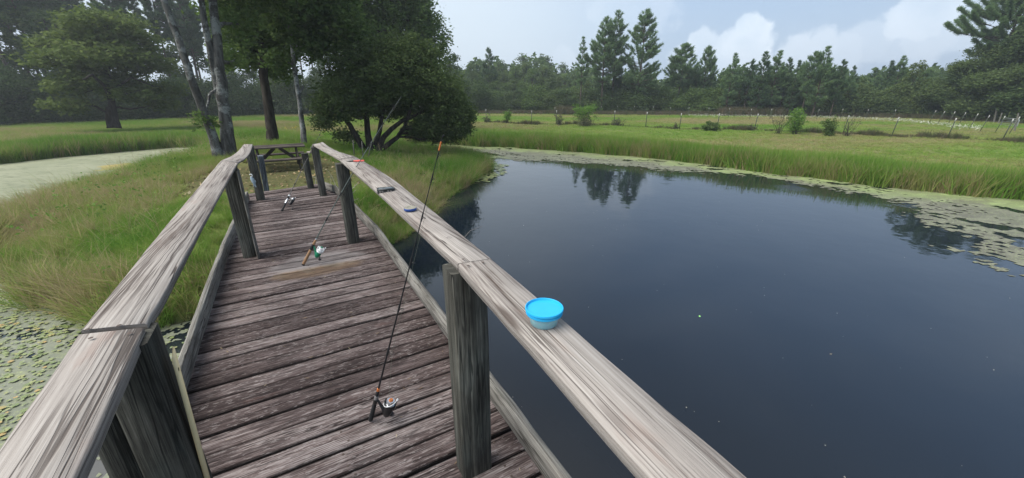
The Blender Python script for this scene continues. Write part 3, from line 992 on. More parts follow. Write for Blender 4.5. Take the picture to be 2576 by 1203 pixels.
fringe('bank_grass', 130000, -9, 34, 6, 34, .30, .95, 3.6, 'tall bright green grass fringe on the far right bank',
       lambda X, Y: (X > -7) & ~((X < 0) & (Y < 23.3)) & (Y < 34) & (X + Y > 18))
fringe('bank_grass', 60000, -34, -13, 12, 34, .35, .95, 4.5, 'tall green grass beyond the weed covered channel',
       lambda X, Y: (Y > 15) & (poly_sd([(-24.5, 18.0), (-21, 24.8), (-15, 24.8), (-13.0, 22), (-7, 26), (-7, 36), (-40, 36), (-40, 12), (-26, 15)], X, Y) > 0))

# shorter sward over the meadows, thinning with distance
def sward(name, n, rmax, dens, label):
    th = rng.uniform(R(-62), R(56), n)
    rr = 9 + (rmax - 9) * rng.uniform(0, 1, n) ** .8
    X, Y = rr * np.sin(th), rr * np.cos(th)
    s = shore(X, Y)
    k = (s < -1.2) & (rng.uniform(0, 1, n) < dens(X, Y, s)) & clear_of(X, Y, s)
    X, Y, s, rr = X[k], Y[k], s[k], rr[k]
    H = (.09 + .05 * fbm(X, Y, .3, 5)) * rng.uniform(.7, 1.4, len(X))
    H *= np.where(X < -8, 2.4, 1.0)
    W = .30 * (.6 + rr / 45)
    lc = np.clip(fbm(X * .35, Y, .22, 66, 4) * 1.25 + .0 + rng.normal(0, .11, len(X)), 0, .92)
    scatter(name, np.stack([X, Y, ground_z(X, Y, s) - .01], 1), W, lc, FINE_T, label, zs=H)


sward('meadow_grass', 62000, 72, lambda X, Y, s: 1.0, 'short mown and meadow grass across the fields')

# ------------------------------------------------------------------ plants
def bark_mat(name, dark, light, lichen=None):
    m = bpy.data.materials.new(name)
    m.use_nodes = True
    t = NT(m.node_tree)
    p = t.n('ShaderNodeTexCoord').outputs['Object']
    n1 = t.noise(t.mapping(p, (7, 7, 1.6)), 1.0, 6, .65)
    n2 = t.noise(p, 2.2, 5, .65)
    c = t.mix(t.ramp(n1, .38, .62), dark, light)
    if lichen:
        c = t.mix(t.ramp(n2, .50, .58), c, lichen)
        n3 = t.noise(p, 9.0, 3, .6)
        c = t.mix(t.math('MULTIPLY', t.ramp(n3, .55, .62), .6), c, dark)
    bmp = t.n('ShaderNodeBump', {'Strength': .8, 'Distance': .03, 'Height': n1})
    b = t.n('ShaderNodeBsdfPrincipled', {'Base Color': c, 'Roughness': .9, 'Specular IOR Level': .15, 'Normal': bmp.outputs[0]})
    t.t.links.new(b.outputs[0], t.n('ShaderNodeOutputMaterial').inputs[0])
    return m


B_GREY = bark_mat('lichen_bark', (.045, .042, .038), (.12, .115, .105), (.22, .225, .21))
B_PALE = bark_mat('pale_bark', (.07, .065, .06), (.22, .21, .195), (.34, .34, .32))
B_DARK = bark_mat('dark_bark', (.022, .018, .014), (.060, .050, .040))
B_PINE = bark_mat('pine_bark', (.045, .034, .026), (.12, .095, .075))
L_DARK = tint_mat('leaf_dark', [(0, (0.060, 0.091, 0.034)), (.6, (0.101, 0.147, 0.049)), (1, (0.167, 0.213, 0.078))], .75, .42, .12)
L_MID = tint_mat('leaf_mid', [(0, (0.062, 0.106, 0.034)), (.6, (0.106, 0.168, 0.047)), (1, (0.170, 0.233, 0.070))], .75, .42, .12)
L_YEL = tint_mat('leaf_yellow_green', [(0, (.075, .110, .030)), (.6, (.115, .160, .042)), (1, (.175, .215, .065))], .75, .42, .12)
L_LIME = tint_mat('leaf_bright', [(0, (0.081, 0.155, 0.030)), (.6, (0.135, 0.250, 0.047)), (1, (0.203, 0.324, 0.074))], .75, .42, .12)
L_PINE = tint_mat('needle', [(0, (0.053, 0.097, 0.044)), (.6, (0.090, 0.152, 0.066)), (1, (0.155, 0.225, 0.101))], .8, .42, .1)
L_PINEL = tint_mat('needle_light', [(0, (0.094, 0.164, 0.074)), (.6, (0.154, 0.241, 0.104)), (1, (0.251, 0.344, 0.158))], .8, .42, .1)
L_FOREST = tint_mat('leaf_forest', [(0, (0.047, 0.078, 0.031)), (.6, (0.085, 0.133, 0.047)), (1, (0.139, 0.192, 0.068))], .8, .42, .08)


def leaves(centers, per, rad, size, r, flat=.5, aspect=.5, tint=None):
    """leaf quads scattered round twig points; returns V, F, tint"""
    C = np.repeat(centers, per, axis=0)
    n = len(C)
    rad_ = np.repeat(rad, per) if hasattr(rad, '__len__') else rad
    dirs = r.normal(0, 1, (n, 3)); dirs[:, 2] *= .75
    P = C + dirs * (rad_[:, None] if hasattr(rad_, '__len__') else rad_) * .55
    a = r.normal(0, 1, (n, 3)); a[:, 2] *= flat; a /= np.linalg.norm(a, axis=1)[:, None]
    b = np.cross(a, r.normal(0, 1, (n, 3))); b /= np.linalg.norm(b, axis=1)[:, None] + 1e-9
    s = size * r.uniform(.6, 1.3, n)[:, None]
    V = np.stack([P - a * s, P + b * s * aspect, P + a * s, P - b * s * aspect], 1).reshape(-1, 3)
    F = np.arange(4 * n).reshape(-1, 4)
    ct = r.uniform(0, 1, len(centers)) if tint is None else tint
    t = np.clip(np.repeat(ct, per) * .6 + r.uniform(0, .4, n), 0, 1)
    return V, F, np.repeat(t, 4)


def curve(p0, p1, r, n=6, wob=.12, sag=0.0):
    p0, p1 = Vector(p0), Vector(p1)
    L = (p1 - p0).length
    out = []
    o = Vector((0, 0, 0))
    for i in range(n + 1):
        u = i / n
        if 0 < i < n: o += Vector(r.normal(0, 1, 3)) * wob * L / n
        q = p0.lerp(p1, u) + o * math.sin(math.pi * u) + Vector((0, 0, -sag * L * math.sin(math.pi * u)))
        out.append(q)
    return out


def broadleaf(name, seed, trunks, lobes, nclu, per, leaf, crad, bark, lmat, twigs=40, shell=.55, flat=.5):
    """trunks: list of (points, r0, r1); lobes: (cx,cy,cz,rx,ry,rz); all local, z up. returns (trunk_mesh, crown_mesh)"""
    r = np.random.default_rng(seed)
    tb = MB()
    tips = []
    for pts, r0, r1 in trunks:
        P = [Vector(p) for p in pts]
        # smooth the polyline
        Q = []
        for i in range(len(P) - 1):
            for k in range(4): Q.append(P[i].lerp(P[i + 1], k / 4) + Vector(r.normal(0, 1, 3)) * r0 * .05 * (1 if i or k else 0))
        Q.append(P[-1])
        m = len(Q) - 1
        rr = [r0 + (r1 - r0) * (i / m) + r0 * .35 * max(0, 1 - i * 4 / m) ** 2 for i in range(m + 1)]
        tb.tube(Q, rr, 10)
        tips.append(Q)
    L = np.array(lobes, float)
    vol = L[:, 3] * L[:, 4] * L[:, 5]
    pk = r.choice(len(L), nclu, p=vol ** .8 / (vol ** .8).sum())
    dv = r.normal(0, 1, (nclu, 3)); dv /= np.linalg.norm(dv, axis=1)[:, None]
    rad = (shell + (1 - shell) * r.uniform(0, 1, nclu)) ** .7
    rad *= r.uniform(.72, 1.22, nclu)
    C = L[pk, :3] + dv * rad[:, None] * L[pk, 3:]
    # limbs to the lobes, twigs to some clusters
    starts = []
    for li in range(len(L)):
        c = Vector(L[li, :3])
        best = min(((q - c).length + max(0, q.z - c.z) * 2, ti, qi) for ti, Q in enumerate(tips) for qi, q in enumerate(Q) if qi > len(Q) * .35)
        Q = tips[best[1]]; q = Q[best[2]]
        cv_ = curve(q, c, r, 6, .25, -.05)
        r0 = trunks[best[1]][1] * .42
        tb.tube(cv_, [r0 * (1 - .65 * i / 6) for i in range(7)], 6, cap=False)
        starts.append((cv_, r0 * .35))
    for j in r.choice(nclu, min(twigs, nclu), replace=False):
        cv_, r0 = starts[pk[j]]
        q = cv_[int(r.integers(2, 7))]
        tb.tube(curve(q, C[j], r, 4, .3), [r0 * .8, r0 * .6, r0 * .45, r0 * .3, r0 * .12], 4, cap=False)
    tint = np.clip(.5 + .35 * dv[:, 2] * 0 + r.normal(0, .28, nclu), 0, 1)
    V, F, t = leaves(C, per, crad, leaf, r, flat, .5, tint)
    tm = tb.mesh(name + '_trunk', True); tm.materials.append(bark)
    cm = fast_mesh(name + '_crown', V, F, False, {'lc': ('FLOAT', t)}); cm.materials.append(lmat)
    return tm, cm


def pine(name, seed, h, crown0, width, nwh, bark, lmat, tl=.34, tw=.030, per=12, bend=.02, up=.35, tr=.018, dense=1.0, candle=.5):
    """pine of height h; branches from crown0*h up; width = half width at the widest"""
    r = np.random.default_rng(seed)
    tb = MB()
    n = 12
    ph = r.uniform(0, 6.28)
    def stem(z): return Vector((math.sin(z * .35 + ph) * bend * h * .3, math.cos(z * .27 + ph) * bend * h * .3, z)) - Vector((math.sin(ph) * bend * h * .3, math.cos(ph) * bend * h * .3, 0))
    tb.tube([stem(h * i / n) for i in range(n + 1)], [h * tr * (1 - .93 * i / n) for i in range(n + 1)], 8)
    TC, TD = [], []
    for wv in range(nwh):
        u = wv / max(1, nwh - 1)
        z = h * (crown0 + (1 - crown0) * u) - .02 * h * r.uniform(0, 1)
        bw = width * ((1 - u) ** .75 * .95 + .07) * (.5 + .5 * min(1, u * 4))
        for b in range(int(r.integers(3, 6))):
            a = r.uniform(0, 6.28)
            ln = bw * r.uniform(.5, 1.15)
            p0 = stem(z)
            el = up + .25 * u
            r0 = max(.010, h * tr * .28 * (1 - u * .6))
            subs = [(a, ln, p0)]
            for _ in range(int(r.integers(1, 4)) if ln > .55 else 0):
                f0 = r.uniform(.25, .65)
                subs.append((a + r.choice([-1, 1]) * r.uniform(.5, 1.0), ln * r.uniform(.35, .6), p0 + Vector((math.cos(a) * ln * f0, math.sin(a) * ln * f0, ln * el * f0 * .6))))
            for (aa, l2, s0) in subs:
                hz = Vector((math.cos(aa), math.sin(aa), 0))
                P_ = [s0 + hz * l2 * q_ + Vector((0, 0, l2 * el * (q_ ** 1.9) + l2 * candle * max(0, q_ - .6))) for q_ in (0, .3, .6, .85, 1.0)]
                tb.tube(P_, [r0 * (1 - .75 * i / 4) for i in range(5)], 4, cap=False)
                nt = max(3, int(dense * 7 * l2))
                for k in range(nt):
                    f = .38 + .62 * (k + 1) / nt
                    i0 = min(3, int(f * 4))
                    q = P_[i0].lerp(P_[i0 + 1], min(1, f * 4 - i0))
                    d_ = (P_[i0 + 1] - P_[i0]).normalized()
                    TC.append(q); TD.append((d_ + Vector((0, 0, .35))).normalized())
    top = stem(h)
    for k in range(4):
        TC.append(top - Vector((0, 0, .25 * k))); TD.append(Vector((r.normal(0, .15), r.normal(0, .15), 1)).normalized())
    C = np.array([tuple(c) for c in TC]); D = np.array([tuple(c) for c in TD])
    n = len(C)
    base = np.repeat(C, per, 0) + r.normal(0, .03, (n * per, 3))
    dd = np.repeat(D, per, 0) * 1.0 + r.normal(0, .52, (n * per, 3)); dd /= np.linalg.norm(dd, axis=1)[:, None]
    ln = tl * r.uniform(.6, 1.15, n * per)[:, None]
    sd = np.cross(dd, r.normal(0, 1, (n * per, 3))); sd /= np.linalg.norm(sd, axis=1)[:, None] + 1e-9
    V = np.stack([base - sd * tw, base + sd * tw, base + dd * ln + sd * tw * .4, base + dd * ln - sd * tw * .4], 1).reshape(-1, 3)
    F = np.arange(4 * n * per).reshape(-1, 4)
    t = np.repeat(np.clip(np.repeat(r.uniform(0, 1, n), per) * .55 + r.uniform(0, .45, n * per), 0, 1), 4)
    tm = tb.mesh(name + '_trunk', True); tm.materials.append(bark)
    cm = fast_mesh(name + '_crown', V, F, False, {'lc': ('FLOAT', t)}); cm.materials.append(lmat)
    return tm, cm


def plant(name, meshes, loc, label, cat, group=None, sc=1.0, rz=0.0, parts=('trunk', 'crown'), sz=None):
    e = empty(name, loc, rz)
    e.scale = (sc, sc, sz or sc)
    tag(e, label, cat, group)
    for nm, me in zip(parts, meshes):
        link(nm, me, None, e)
    return e


def ztop_of(x, ytop, dist):
    return at_dist(x, dist, ytop).z


def stand(x, dist):
    p = at_dist(x, dist)
    p.z = gz(p.x, p.y) - .05
    return p


def v3(p, q):           # q relative to p
    return tuple(Vector(q) - Vector(p))


# --- trees on the near bank
pA = stand(566, 16.3)
def rel(p, x, y, dist):                      # image point at the horizontal distance of a tree, local to its base
    q = at_dist(x, dist, y)
    return tuple(q - p)
D = 16.3
tA = [([rel(pA, 578, 408, D), rel(pA, 572, 340, D), rel(pA, 562, 250, D), rel(pA, 553, 180, D), rel(pA, 545, 90, D), rel(pA, 535, 0, D), rel(pA, 520, -120, D), rel(pA, 525, -260, D)], .20, .07),
      ([rel(pA, 553, 405, D), rel(pA, 535, 340, D - .1), rel(pA, 500, 250, D - .2), rel(pA, 478, 190, D - .3), rel(pA, 450, 100, D - .3), rel(pA, 415, 10, D - .3), rel(pA, 390, -90, D), rel(pA, 370, -220, D)], .135, .06),
      ([rel(pA, 572, 395, D + .2), rel(pA, 570, 320, D + .2), rel(pA, 552, 240, D + .2), rel(pA, 533, 150, D), rel(pA, 512, 40, D), rel(pA, 500, -60, D), rel(pA, 480, -200, D)], .14, .05)]
lobA = [(*rel(pA, 520, -260, D), 2.4, 2.4, 1.6), (*rel(pA, 360, -230, D), 2.0, 2.0, 1.4), (*rel(pA, 640, -120, D + .5), 1.7, 1.6, 1.0), (*rel(pA, 640, -20, D + .4), .9, .9, .7),
        (*rel(pA, 430, -150, D), 1.5, 1.5, .8), (*rel(pA, 715, -40, D), 1.3, 1.2, .8), (*rel(pA, 512, 300, D - .2), .35, .35, .22), (*rel(pA, 600, 60, D + .4), .6, .6, .5), (*rel(pA, 590, 150, D + .6), .5, .5, .4)]
plant('hardwood_tree', broadleaf('hardwood', 1, tA, lobA, 2300, 16, .075, .26, B_GREY, L_MID, 120, .3), pA,
      'grey lichen covered tree forking into several leaning trunks beside the left handrail', 'tree')

D = 20.5
pB = stand(687, D)
tB = [([rel(pB, 690, 375, D), rel(pB, 680, 300, D), rel(pB, 668, 220, D), rel(pB, 655, 120, D), rel(pB, 645, 20, D), rel(pB, 640, -120, D), rel(pB, 640, -260, D)], .215, .08)]
lobB = [(*rel(pB, 640, 60, D), 1.7, 1.7, .9), (*rel(pB, 700, -20, D), 1.9, 2, 1.1), (*rel(pB, 600, -60, D), 1.8, 1.8, 1.1), (*rel(pB, 690, 130, D + .3), 1.0, 1.1, .6), (*rel(pB, 640, -240, D), 2.8, 2.8, 1.8),
        (*rel(pB, 620, 130, D + 1), 1.2, 1.3, .9), (*rel(pB, 760, 60, D + 1), 1.7, 1.6, 1.1), (*rel(pB, 590, 30, D + 1), 1.3, 1.3, 1.0), (*rel(pB, 820, -30, D + 1), 1.8, 1.8, 1.3), (*rel(pB, 700, 170, D + 1.2), 1.0, 1., .6)]
plant('dark_trunked_tree', broadleaf('darktree', 2, tB, lobB, 2700, 17, .10, .34, B_DARK, L_MID, 90, .3), pB,
      'tree with one straight dark brown trunk behind the picnic table', 'tree')

D = 18.5
pC = stand(766, D)
tC = [([rel(pC, 768, 380, D), rel(pC, 760, 310, D), rel(pC, 751, 240, D), rel(pC, 742, 180, D), rel(pC, 735, 120, D), rel(pC, 728, 60, D), rel(pC, 722, -60, D), rel(pC, 730, -200, D)], .10, .045),
      ([rel(pC, 752, 238, D), rel(pC, 765, 215, D)], .06, .02)]
lobC = [(*rel(pC, 730, 60, D), 1.0, 1.0, .7), (*rel(pC, 800, 10, D), 1.1, 1.1, .8), (*rel(pC, 760, -90, D), 2, 2, 1.2), (*rel(pC, 700, 150, D), .5, .5, .4), (*rel(pC, 790, 110, D), .9, 1., .7), (*rel(pC, 850, 60, D), 1.2, 1.2, .8)]
plant('pale_trunked_tree', broadleaf('paletree', 3, tC, lobC, 1500, 16, .085, .27, B_PALE, L_MID, 60, .3), pC,
      'slender tree with a pale blotched trunk and broken stub behind the pier end', 'tree')

D = 18.2
pD = stand(930, D)
tD = [([rel(pD, 925, 392, D), rel(pD, 900, 350, D), rel(pD, 880, 315, D), rel(pD, 862, 290, D), rel(pD, 860, 230, D)], .14, .06),
      ([rel(pD, 935, 392, D), rel(pD, 925, 340, D + .2), rel(pD, 922, 280, D + .2), rel(pD, 930, 200, D + .2)], .17, .07),
      ([rel(pD, 945, 390, D), rel(pD, 965, 345, D), rel(pD, 985, 325, D - .2), rel(pD, 1010, 305, D - .2), rel(pD, 1045, 290, D), rel(pD, 1085, 270, D)], .13, .05),
      ([rel(pD, 940, 390, D), rel(pD, 975, 365, D), rel(pD, 1000, 345, D), rel(pD, 1018, 320, D), rel(pD, 1040, 250, D), rel(pD, 1050, 200, D)], .12, .05),
      ([rel(pD, 935, 390, D + .3), rel(pD, 955, 330, D + .3), rel(pD, 965, 260, D + .3), rel(pD, 980, 190, D + .3)], .13, .05)]
lobD = [(*rel(pD, 890, 235, D), 1.45, 1.4, .95), (*rel(pD, 985, 190, D), 1.6, 1.7, 1.1), (*rel(pD, 1075, 215, D), 1.5, 1.5, 1.05), (*rel(pD, 1130, 280, D), 1.1, 1.2, .9),
        (*rel(pD, 1090, 315, D + .1), 1.25, 1.1, .5), (*rel(pD, 850, 268, D - .3), 1.0, 1.0, .6), (*rel(pD, 1000, 140, D + .3), 1.3, 1.4, .85), (*rel(pD, 900, 180, D + .4), 1.1, 1.3, .9),
        (*rel(pD, 1145, 322, D), .75, .7, .45), (*rel(pD, 985, 268, D + .9), 1.3, .9, .6), (*rel(pD, 815, 305, D - .3), .45, .5, .28), (*rel(pD, 1060, 145, D), .9, .9, .6), (*rel(pD, 1120, 338, D + .3), 1.0, .8, .32), (*rel(pD, 1060, 332, D + .8), .9, .8, .35), (*rel(pD, 1165, 300, D + .2), .55, .7, .6), (*rel(pD, 870, 340, D + .9), .6, .5, .3)]
plant('spreading_tree', broadleaf('spreading', 4, tD, lobD, 4900, 17, .062, .24, B_DARK, L_DARK, 300, .4), pD,
      'low wide many stemmed dark leaved tree whose crown overhangs the far end of the pond', 'tree')

D = 46.0
pE = stand(285, D)
tE = [([rel(pE, 290, 322, D), rel(pE, 284, 280, D), rel(pE, 276, 220, D), rel(pE, 268, 150, D), rel(pE, 262, 80, D)], .30, .10),
      ([rel(pE, 280, 322, D), rel(pE, 272, 300, D), rel(pE, 276, 270, D)], .22, .2),
      ([rel(pE, 280, 250, D - .5), rel(pE, 262, 215, D - 2), rel(pE, 232, 188, D - 3), rel(pE, 210, 200, D - 4)], .15, .05),
      ([rel(pE, 280, 240, D), rel(pE, 300, 215, D - 1), rel(pE, 330, 195, D - 2), rel(pE, 380, 215, D - 2)], .13, .04)]
lobE = [(*rel(pE, x, y, D + dd), a * .86, a * .86, b * .62) for x, y, dd, a, b in
        [(265, 60, 0, 3.1, 1.5), (215, 100, 1, 2.8, 1.3), (320, 105, 0, 2.8, 1.3), (175, 150, 0, 2.7, 1.2), (355, 160, 1, 2.8, 1.2), (260, 140, -1, 3.3, 1.5),
         (205, 215, 0, 2.6, 1.1), (395, 225, 0, 2.4, .9), (165, 265, 0, 1.8, .8), (330, 235, -1, 2.4, .9), (260, 200, 1, 2.8, 1.1), (130, 110, 2, 1.6, .8), (405, 262, 0, 1.6, .6)]]
plant('field_tree', broadleaf('fieldtree', 5, tE, lobE, 1700, 13, .16, .42, B_DARK, L_YEL, 160, .35), pE,
      'broad yellow green tree standing alone in the meadow beyond the channel', 'tree')

# tree behind the spreading one, loose crown against the sky
D = 34
pF = stand(905, D)
tF = [([rel(pF, 905, 300, D), rel(pF, 900, 150, D), rel(pF, 890, 20, D), rel(pF, 900, -120, D)], .24, .08)]
lobF = [(*rel(pF, x, y, D + dd), a, a, b) for x, y, dd, a, b in
        [(950, -30, 0, 3.2, 1.9), (1010, 40, 0, 2.2, 1.2), (1060, 85, 0, 1.6, 1.0), (870, 30, 0, 2.2, 1.4), (930, 60, 1, 2.2, 1.3), (820, -20, 1, 2.6, 1.5), (990, -40, 0, 2.2, 1.3), (1095, 118, 0, 1.3, 1.0), (880, -120, 0, 3.5, 2.), (1000, 100, 0, 2.0, 1.3), (900, 110, 0, 2.0, 1.3), (1020, -20, 0, 1.6, 1.2), (1062, 20, 0, 1.5, 1.1), (1085, 60, 1, 1.2, .9), (1112, 135, 0, .8, .8), (1120, 95, 1, .7, .5), (1040, 130, 1, 1.4, 1.)]]
plant('tall_loose_tree', broadleaf('loose', 6, tF, lobF, 2500, 14, .13, .50, B_DARK, L_MID, 110, .25), pF,
      'tall tree with a loose hazy crown above the dark spreading tree', 'tree')

# --- woodland templates (unit trees about the given height)
def wood_broad(name, seed, h, wdt, lmat, nclu=420, low=.25, leaf=.17):
    r = np.random.default_rng(seed)
    tr = [([(0, 0, -.3), (r.normal(0, .15), r.normal(0, .15), h * .3), (r.normal(0, .4), r.normal(0, .4), h * .6), (r.normal(0, .5), r.normal(0, .5), h * .85)], h * .016, h * .005)]
    lob = []
    for i in range(9):
        u = (i + .5) / 9
        a = i * 2.4 + r.uniform(0, 1)
        rr = wdt * (.55 * math.sin(math.pi * min(1, u * .9 + .12)))
        z = h * (low + (1 - low) * u * .92)
        s_ = wdt * r.uniform(.38, .55) * (1.1 - .45 * u)
        lob.append((rr * math.cos(a), rr * math.sin(a), z, s_, s_, s_ * .7))
    return broadleaf(name, seed, tr, lob, nclu, 14, leaf, .55, B_DARK, lmat, 30, .4)


WB = [wood_broad('wood_broad%d' % i, 100 + i, 11, 3.6, [L_FOREST, L_DARK, L_MID, L_FOREST][i], 560, .12) for i in range(4)]
WP = [pine('wood_pine%d' % i, 200 + i, 19, .42 + .05 * i, 2.4, 26, B_PINE, L_PINE, .42, .040, 14, .03, .15, .010, 1.2) for i in range(4)]
YP = [pine('young_pine%d' % i, 300 + i, 9, [.18, .30, .12, .40][i], [1.9, 1.6, 1.7, 2.2][i], 20, B_PINE, [L_PINEL, L_PINE, L_PINE, L_PINEL][i], .34, .024, 13, .02, .40, .012, 1.15, .5) for i in range(4)]
BU = [wood_broad('bush%d' % i, 400 + i, 3.6, 2.1, [L_FOREST, L_DARK, L_MID][i], 620, .02, .085) for i in range(3)]
HZ = [wood_broad('hill_broad%d' % i, 500 + i, 12, 3.9, [L_MID, L_DARK][i], 520, .05, .2) for i in range(2)]

# broad leaved weeds among the bank grass
X, Y, s = samp(1100, -15, 0, 4.5, 24, lambda X, Y, s: clear_of(X, Y, s) * (s < .05) * (s > -3.5) * (fbm(X, Y, .7, 27) > .50))
Z = ground_z(X, Y, s)
P = np.stack([X, Y, Z + rng.uniform(.1, .55, len(X))], 1)
V, F, t_ = leaves(P, 7, .12, .038, np.random.default_rng(31), .8, .45)
tag(link('bank_weeds', fast_mesh('bank_weeds', V, F, False, {'lc': ('FLOAT', t_)}), L_LIME), 'small broad leaved weeds mixed into the bank grass', kind='stuff')

# --- the wood along the left field
LINE = [(-86, 22), (-66, 30), (-50, 38), (-46.2, 46), (-41.5, 55.5), (-33, 62), (-24, 66), (-14, 68), (-4, 70)]
def line_pts(line, step, off, jit, r):
    P = [Vector((*p, 0)) for p in line]
    out = []
    for i in range(len(P) - 1):
        d_ = P[i + 1] - P[i]; L_ = d_.length; nrm = Vector((-d_.y, d_.x, 0)).normalized()
        k = 0
        while k < L_:
            q = P[i] + d_ * (k / L_) + nrm * (off + r.uniform(-jit, jit)) + d_.normalized() * r.uniform(-jit, jit)
            out.append(q); k += step
    return out


def whereabouts(q):
    x = PW / 2 + FOC / math.cos(PITCH) * q.x / max(q.y, 1)
    for lim, s_ in ((60, 'at the far left edge of the view'), (190, 'left of the lone field tree'), (390, 'directly behind the lone field tree'), (530, 'between the field tree and the forked trunks'),
                    (670, 'between the forked trunks and the dark trunk'), (780, 'between the dark trunk and the pale trunk'), (1e9, 'behind the dark spreading tree')):
        if x < lim: return s_


rw = np.random.default_rng(77)
for (off, step, kinds) in ((3.5, 4.6, 'bp'), (9, 4.0, 'pbp'), (15, 4.8, 'p'), (22, 4.6, 'p')):
    for q in line_pts(LINE, step, off, 1.3, rw):
        kd = kinds[int(rw.integers(0, len(kinds)))]
        if q.x > -14 and kd == 'b' and off > 4: kd = 'p'
        z = gz(q.x, q.y) - .05
        if kd == 'p':
            if rw.uniform() < .06 or q.x / q.y > -.20: continue
            plant('forest_pine', WP[int(rw.integers(0, 4))], (q.x, q.y, z), 'tall slender pine of the left wood, ' + whereabouts(q), 'pine tree', 'tall pines of the left wood',
                  rw.uniform(.85, 1.2), rw.uniform(0, 6.28))
        else:
            plant('forest_tree', WB[int(rw.integers(0, 4))], (q.x, q.y, z), 'dark leafy tree of the left wood, ' + whereabouts(q), 'tree', 'leafy trees of the left wood',
                  rw.uniform(.8, 1.15) * (1.2 if off > 8 and q.x < -22 else 1), rw.uniform(0, 6.28))
for off, st in ((.2, 2.9), (2.6, 3.2)):
    for q in line_pts(LINE, st, off, .8, rw):
        plant('forest_bush', BU[int(rw.integers(0, 2))], (q.x, q.y, gz(q.x, q.y) - .1), 'dark bush at the foot of the wood, ' + whereabouts(q), 'bush', 'bushes along the foot of the left wood',
              rw.uniform(1.0, 1.8), rw.uniform(0, 6.28))

# --- the right hand tree line, each front tree where it stands
BX = [1150, 1200, 1600, 2000, 2300, 2576, 2800]
BYL = [285, 285, 288, 291, 297, 309, 320]
def line_r(x):
    q = at(x, float(np.interp(x, BX, BYL)), FIELD)
    return math.hypot(q.x, q.y)


def tree_to(kind, name, x, ytop, dist, label, cat, group=None, hgt=9.0, wscale=1.0, idx=None):
    if dist < 69 or x > 2150: dist = line_r(x) + max(0, (dist - 60)) * .6 + 1
    p = stand(x, dist)
    zt = ztop_of(x, ytop, dist)
    s = (zt - p.z) / hgt
    me = kind[int(rw.integers(0, len(kind)))] if idx is None else kind[idx]
    return plant(name, me, p, label, cat, group, s * wscale, rw.uniform(0, 6.28), sz=s)


TALL = [pine('tall_pine%d' % i, 600 + i, 13, [.34, .38, .24, .40][i], [2.9, 2.6, 3.4, 1.5][i], [26, 26, 28, 20][i], B_PINE, L_PINEL, .36, .022, 13, .02, .28, .013, 1.0, .35) for i in range(4)]
tree_to(TALL, 'tall_pine', 1515, 45, 63, 'left one of the pair of tall pines standing close together above the tree line', 'pine tree', hgt=13, idx=0, wscale=1.1)
tree_to(TALL, 'tall_pine', 1541, 33, 65, 'right one of the pair of tall pines, its top slightly higher than its neighbour', 'pine tree', hgt=13, idx=1, wscale=1.05)
tree_to(TALL, 'tall_pine', 1602, 29, 63, 'highest lone tall pine with an open conical crown right of the close pair', 'pine tree', hgt=13, idx=2, wscale=1.15)
tree_to(TALL, 'tall_pine', 1460, 97, 62, 'thin narrow pine just left of the tall pines', 'pine tree', hgt=13, idx=3)
BIGP = pine('big_pine', 610, 19, .40, 8.2, 22, B_DARK, L_PINEL, .50, .036, 18, .03, .30, .012, 1.9, .2)
tree_to([BIGP], 'big_pine', 2484, -70, 62, 'big open crowned pine at the right edge of the picture above dark oaks', 'pine tree', hgt=19, idx=0)
LBL = [(1706, 114, 68, 3, 1.35, 'round topped young pine right of the tall pines'), (1767, 120, 68, 3, .8, 'narrow feathery young pine next to the round topped one'),
       (1232, 124, 86, 1, 1.0, 'hazy pine with upright candle tips at the left end of the far tree line'), (1832, 140, 69, 0, 1.0, 'pointed young pine left of the cumulus cloud'),
       (1878, 153, 70, 1, .9, 'small pointed pine under the cumulus cloud'), (1908, 136, 69, 2, 1.1, 'pine with forked candle tips just right of the cumulus cloud'),
       (1942, 134, 70, 0, 1.1, 'broad young pine in the middle of the right row'), (1969, 149, 71, 1, .9, 'short young pine between two broader ones in the right row'),
       (1991, 157, 70, 2, .9, 'thin young pine left of the double topped pine'), (2026, 134, 69, 3, .9, 'left half of the double topped pine in the right row'),
       (2056, 124, 69, 0, 1.15, 'tallest pine of the right row, with bushy candle tips'), (2102, 155, 69, 1, 1.0, 'cone shaped pine right of the tallest of the row'),
       (2131, 169, 68, 1, .8, 'small forked pine tip near the yellow green tree'), (2218, 158, 66, 2, 1.0, 'pine top left of the yellow green tree'),
       (2244, 147, 66, 0, 1.0, 'pointed pine beside the yellow green tree')]
for (x, yt, dd, ix, wsc, lb) in LBL:
    tree_to(YP, 'young_pine', x, yt, dd, lb, 'pine tree', 'young pines along the far fence', 9, wsc, ix)
for (x, yt, dd, kd, wsc, lb) in [(1187, 152, 100, HZ, 1.0, 'rounded tree against the sky just right of the spreading tree'), (1316, 132, 112, HZ, 1.0, 'rounded crown on the skyline left of centre, first of three'),
                                 (1368, 134, 110, HZ, 1.1, 'widest rounded crown on the skyline of the hazy wood'), (1413, 155, 108, HZ, .9, 'lower rounded crown at the right end of the hazy wood'),
                                 (1262, 150, 105, HZ, 1.0, 'rounded tree between the candle tipped pine and the skyline crowns')]:
    tree_to(kd, 'hazy_tree', x, yt, dd, lb, 'tree', 'rounded trees of the hazy wood', 12, wsc)
OAK = [wood_broad('oak%d' % i, 700 + i, 11, 4.4, [L_FOREST, L_DARK][i], 2600, .02, .12) for i in range(2)]
SCRUB = [wood_broad('scrub%d' % i, 720 + i, 7, 3.2, [L_FOREST, L_DARK][i], 900, .0, .11) for i in range(2)]
L_PALE = HZ[0][1].copy(); L_PALE.materials.clear(); L_PALE.materials.append(tint_mat('leaf_pale', [(0, (.045, .075, .026)), (1, (.11, .155, .060))], .6, .3, .25))
L_YELM = HZ[1][1].copy(); L_YELM.materials.clear(); L_YELM.materials.append(L_YEL)
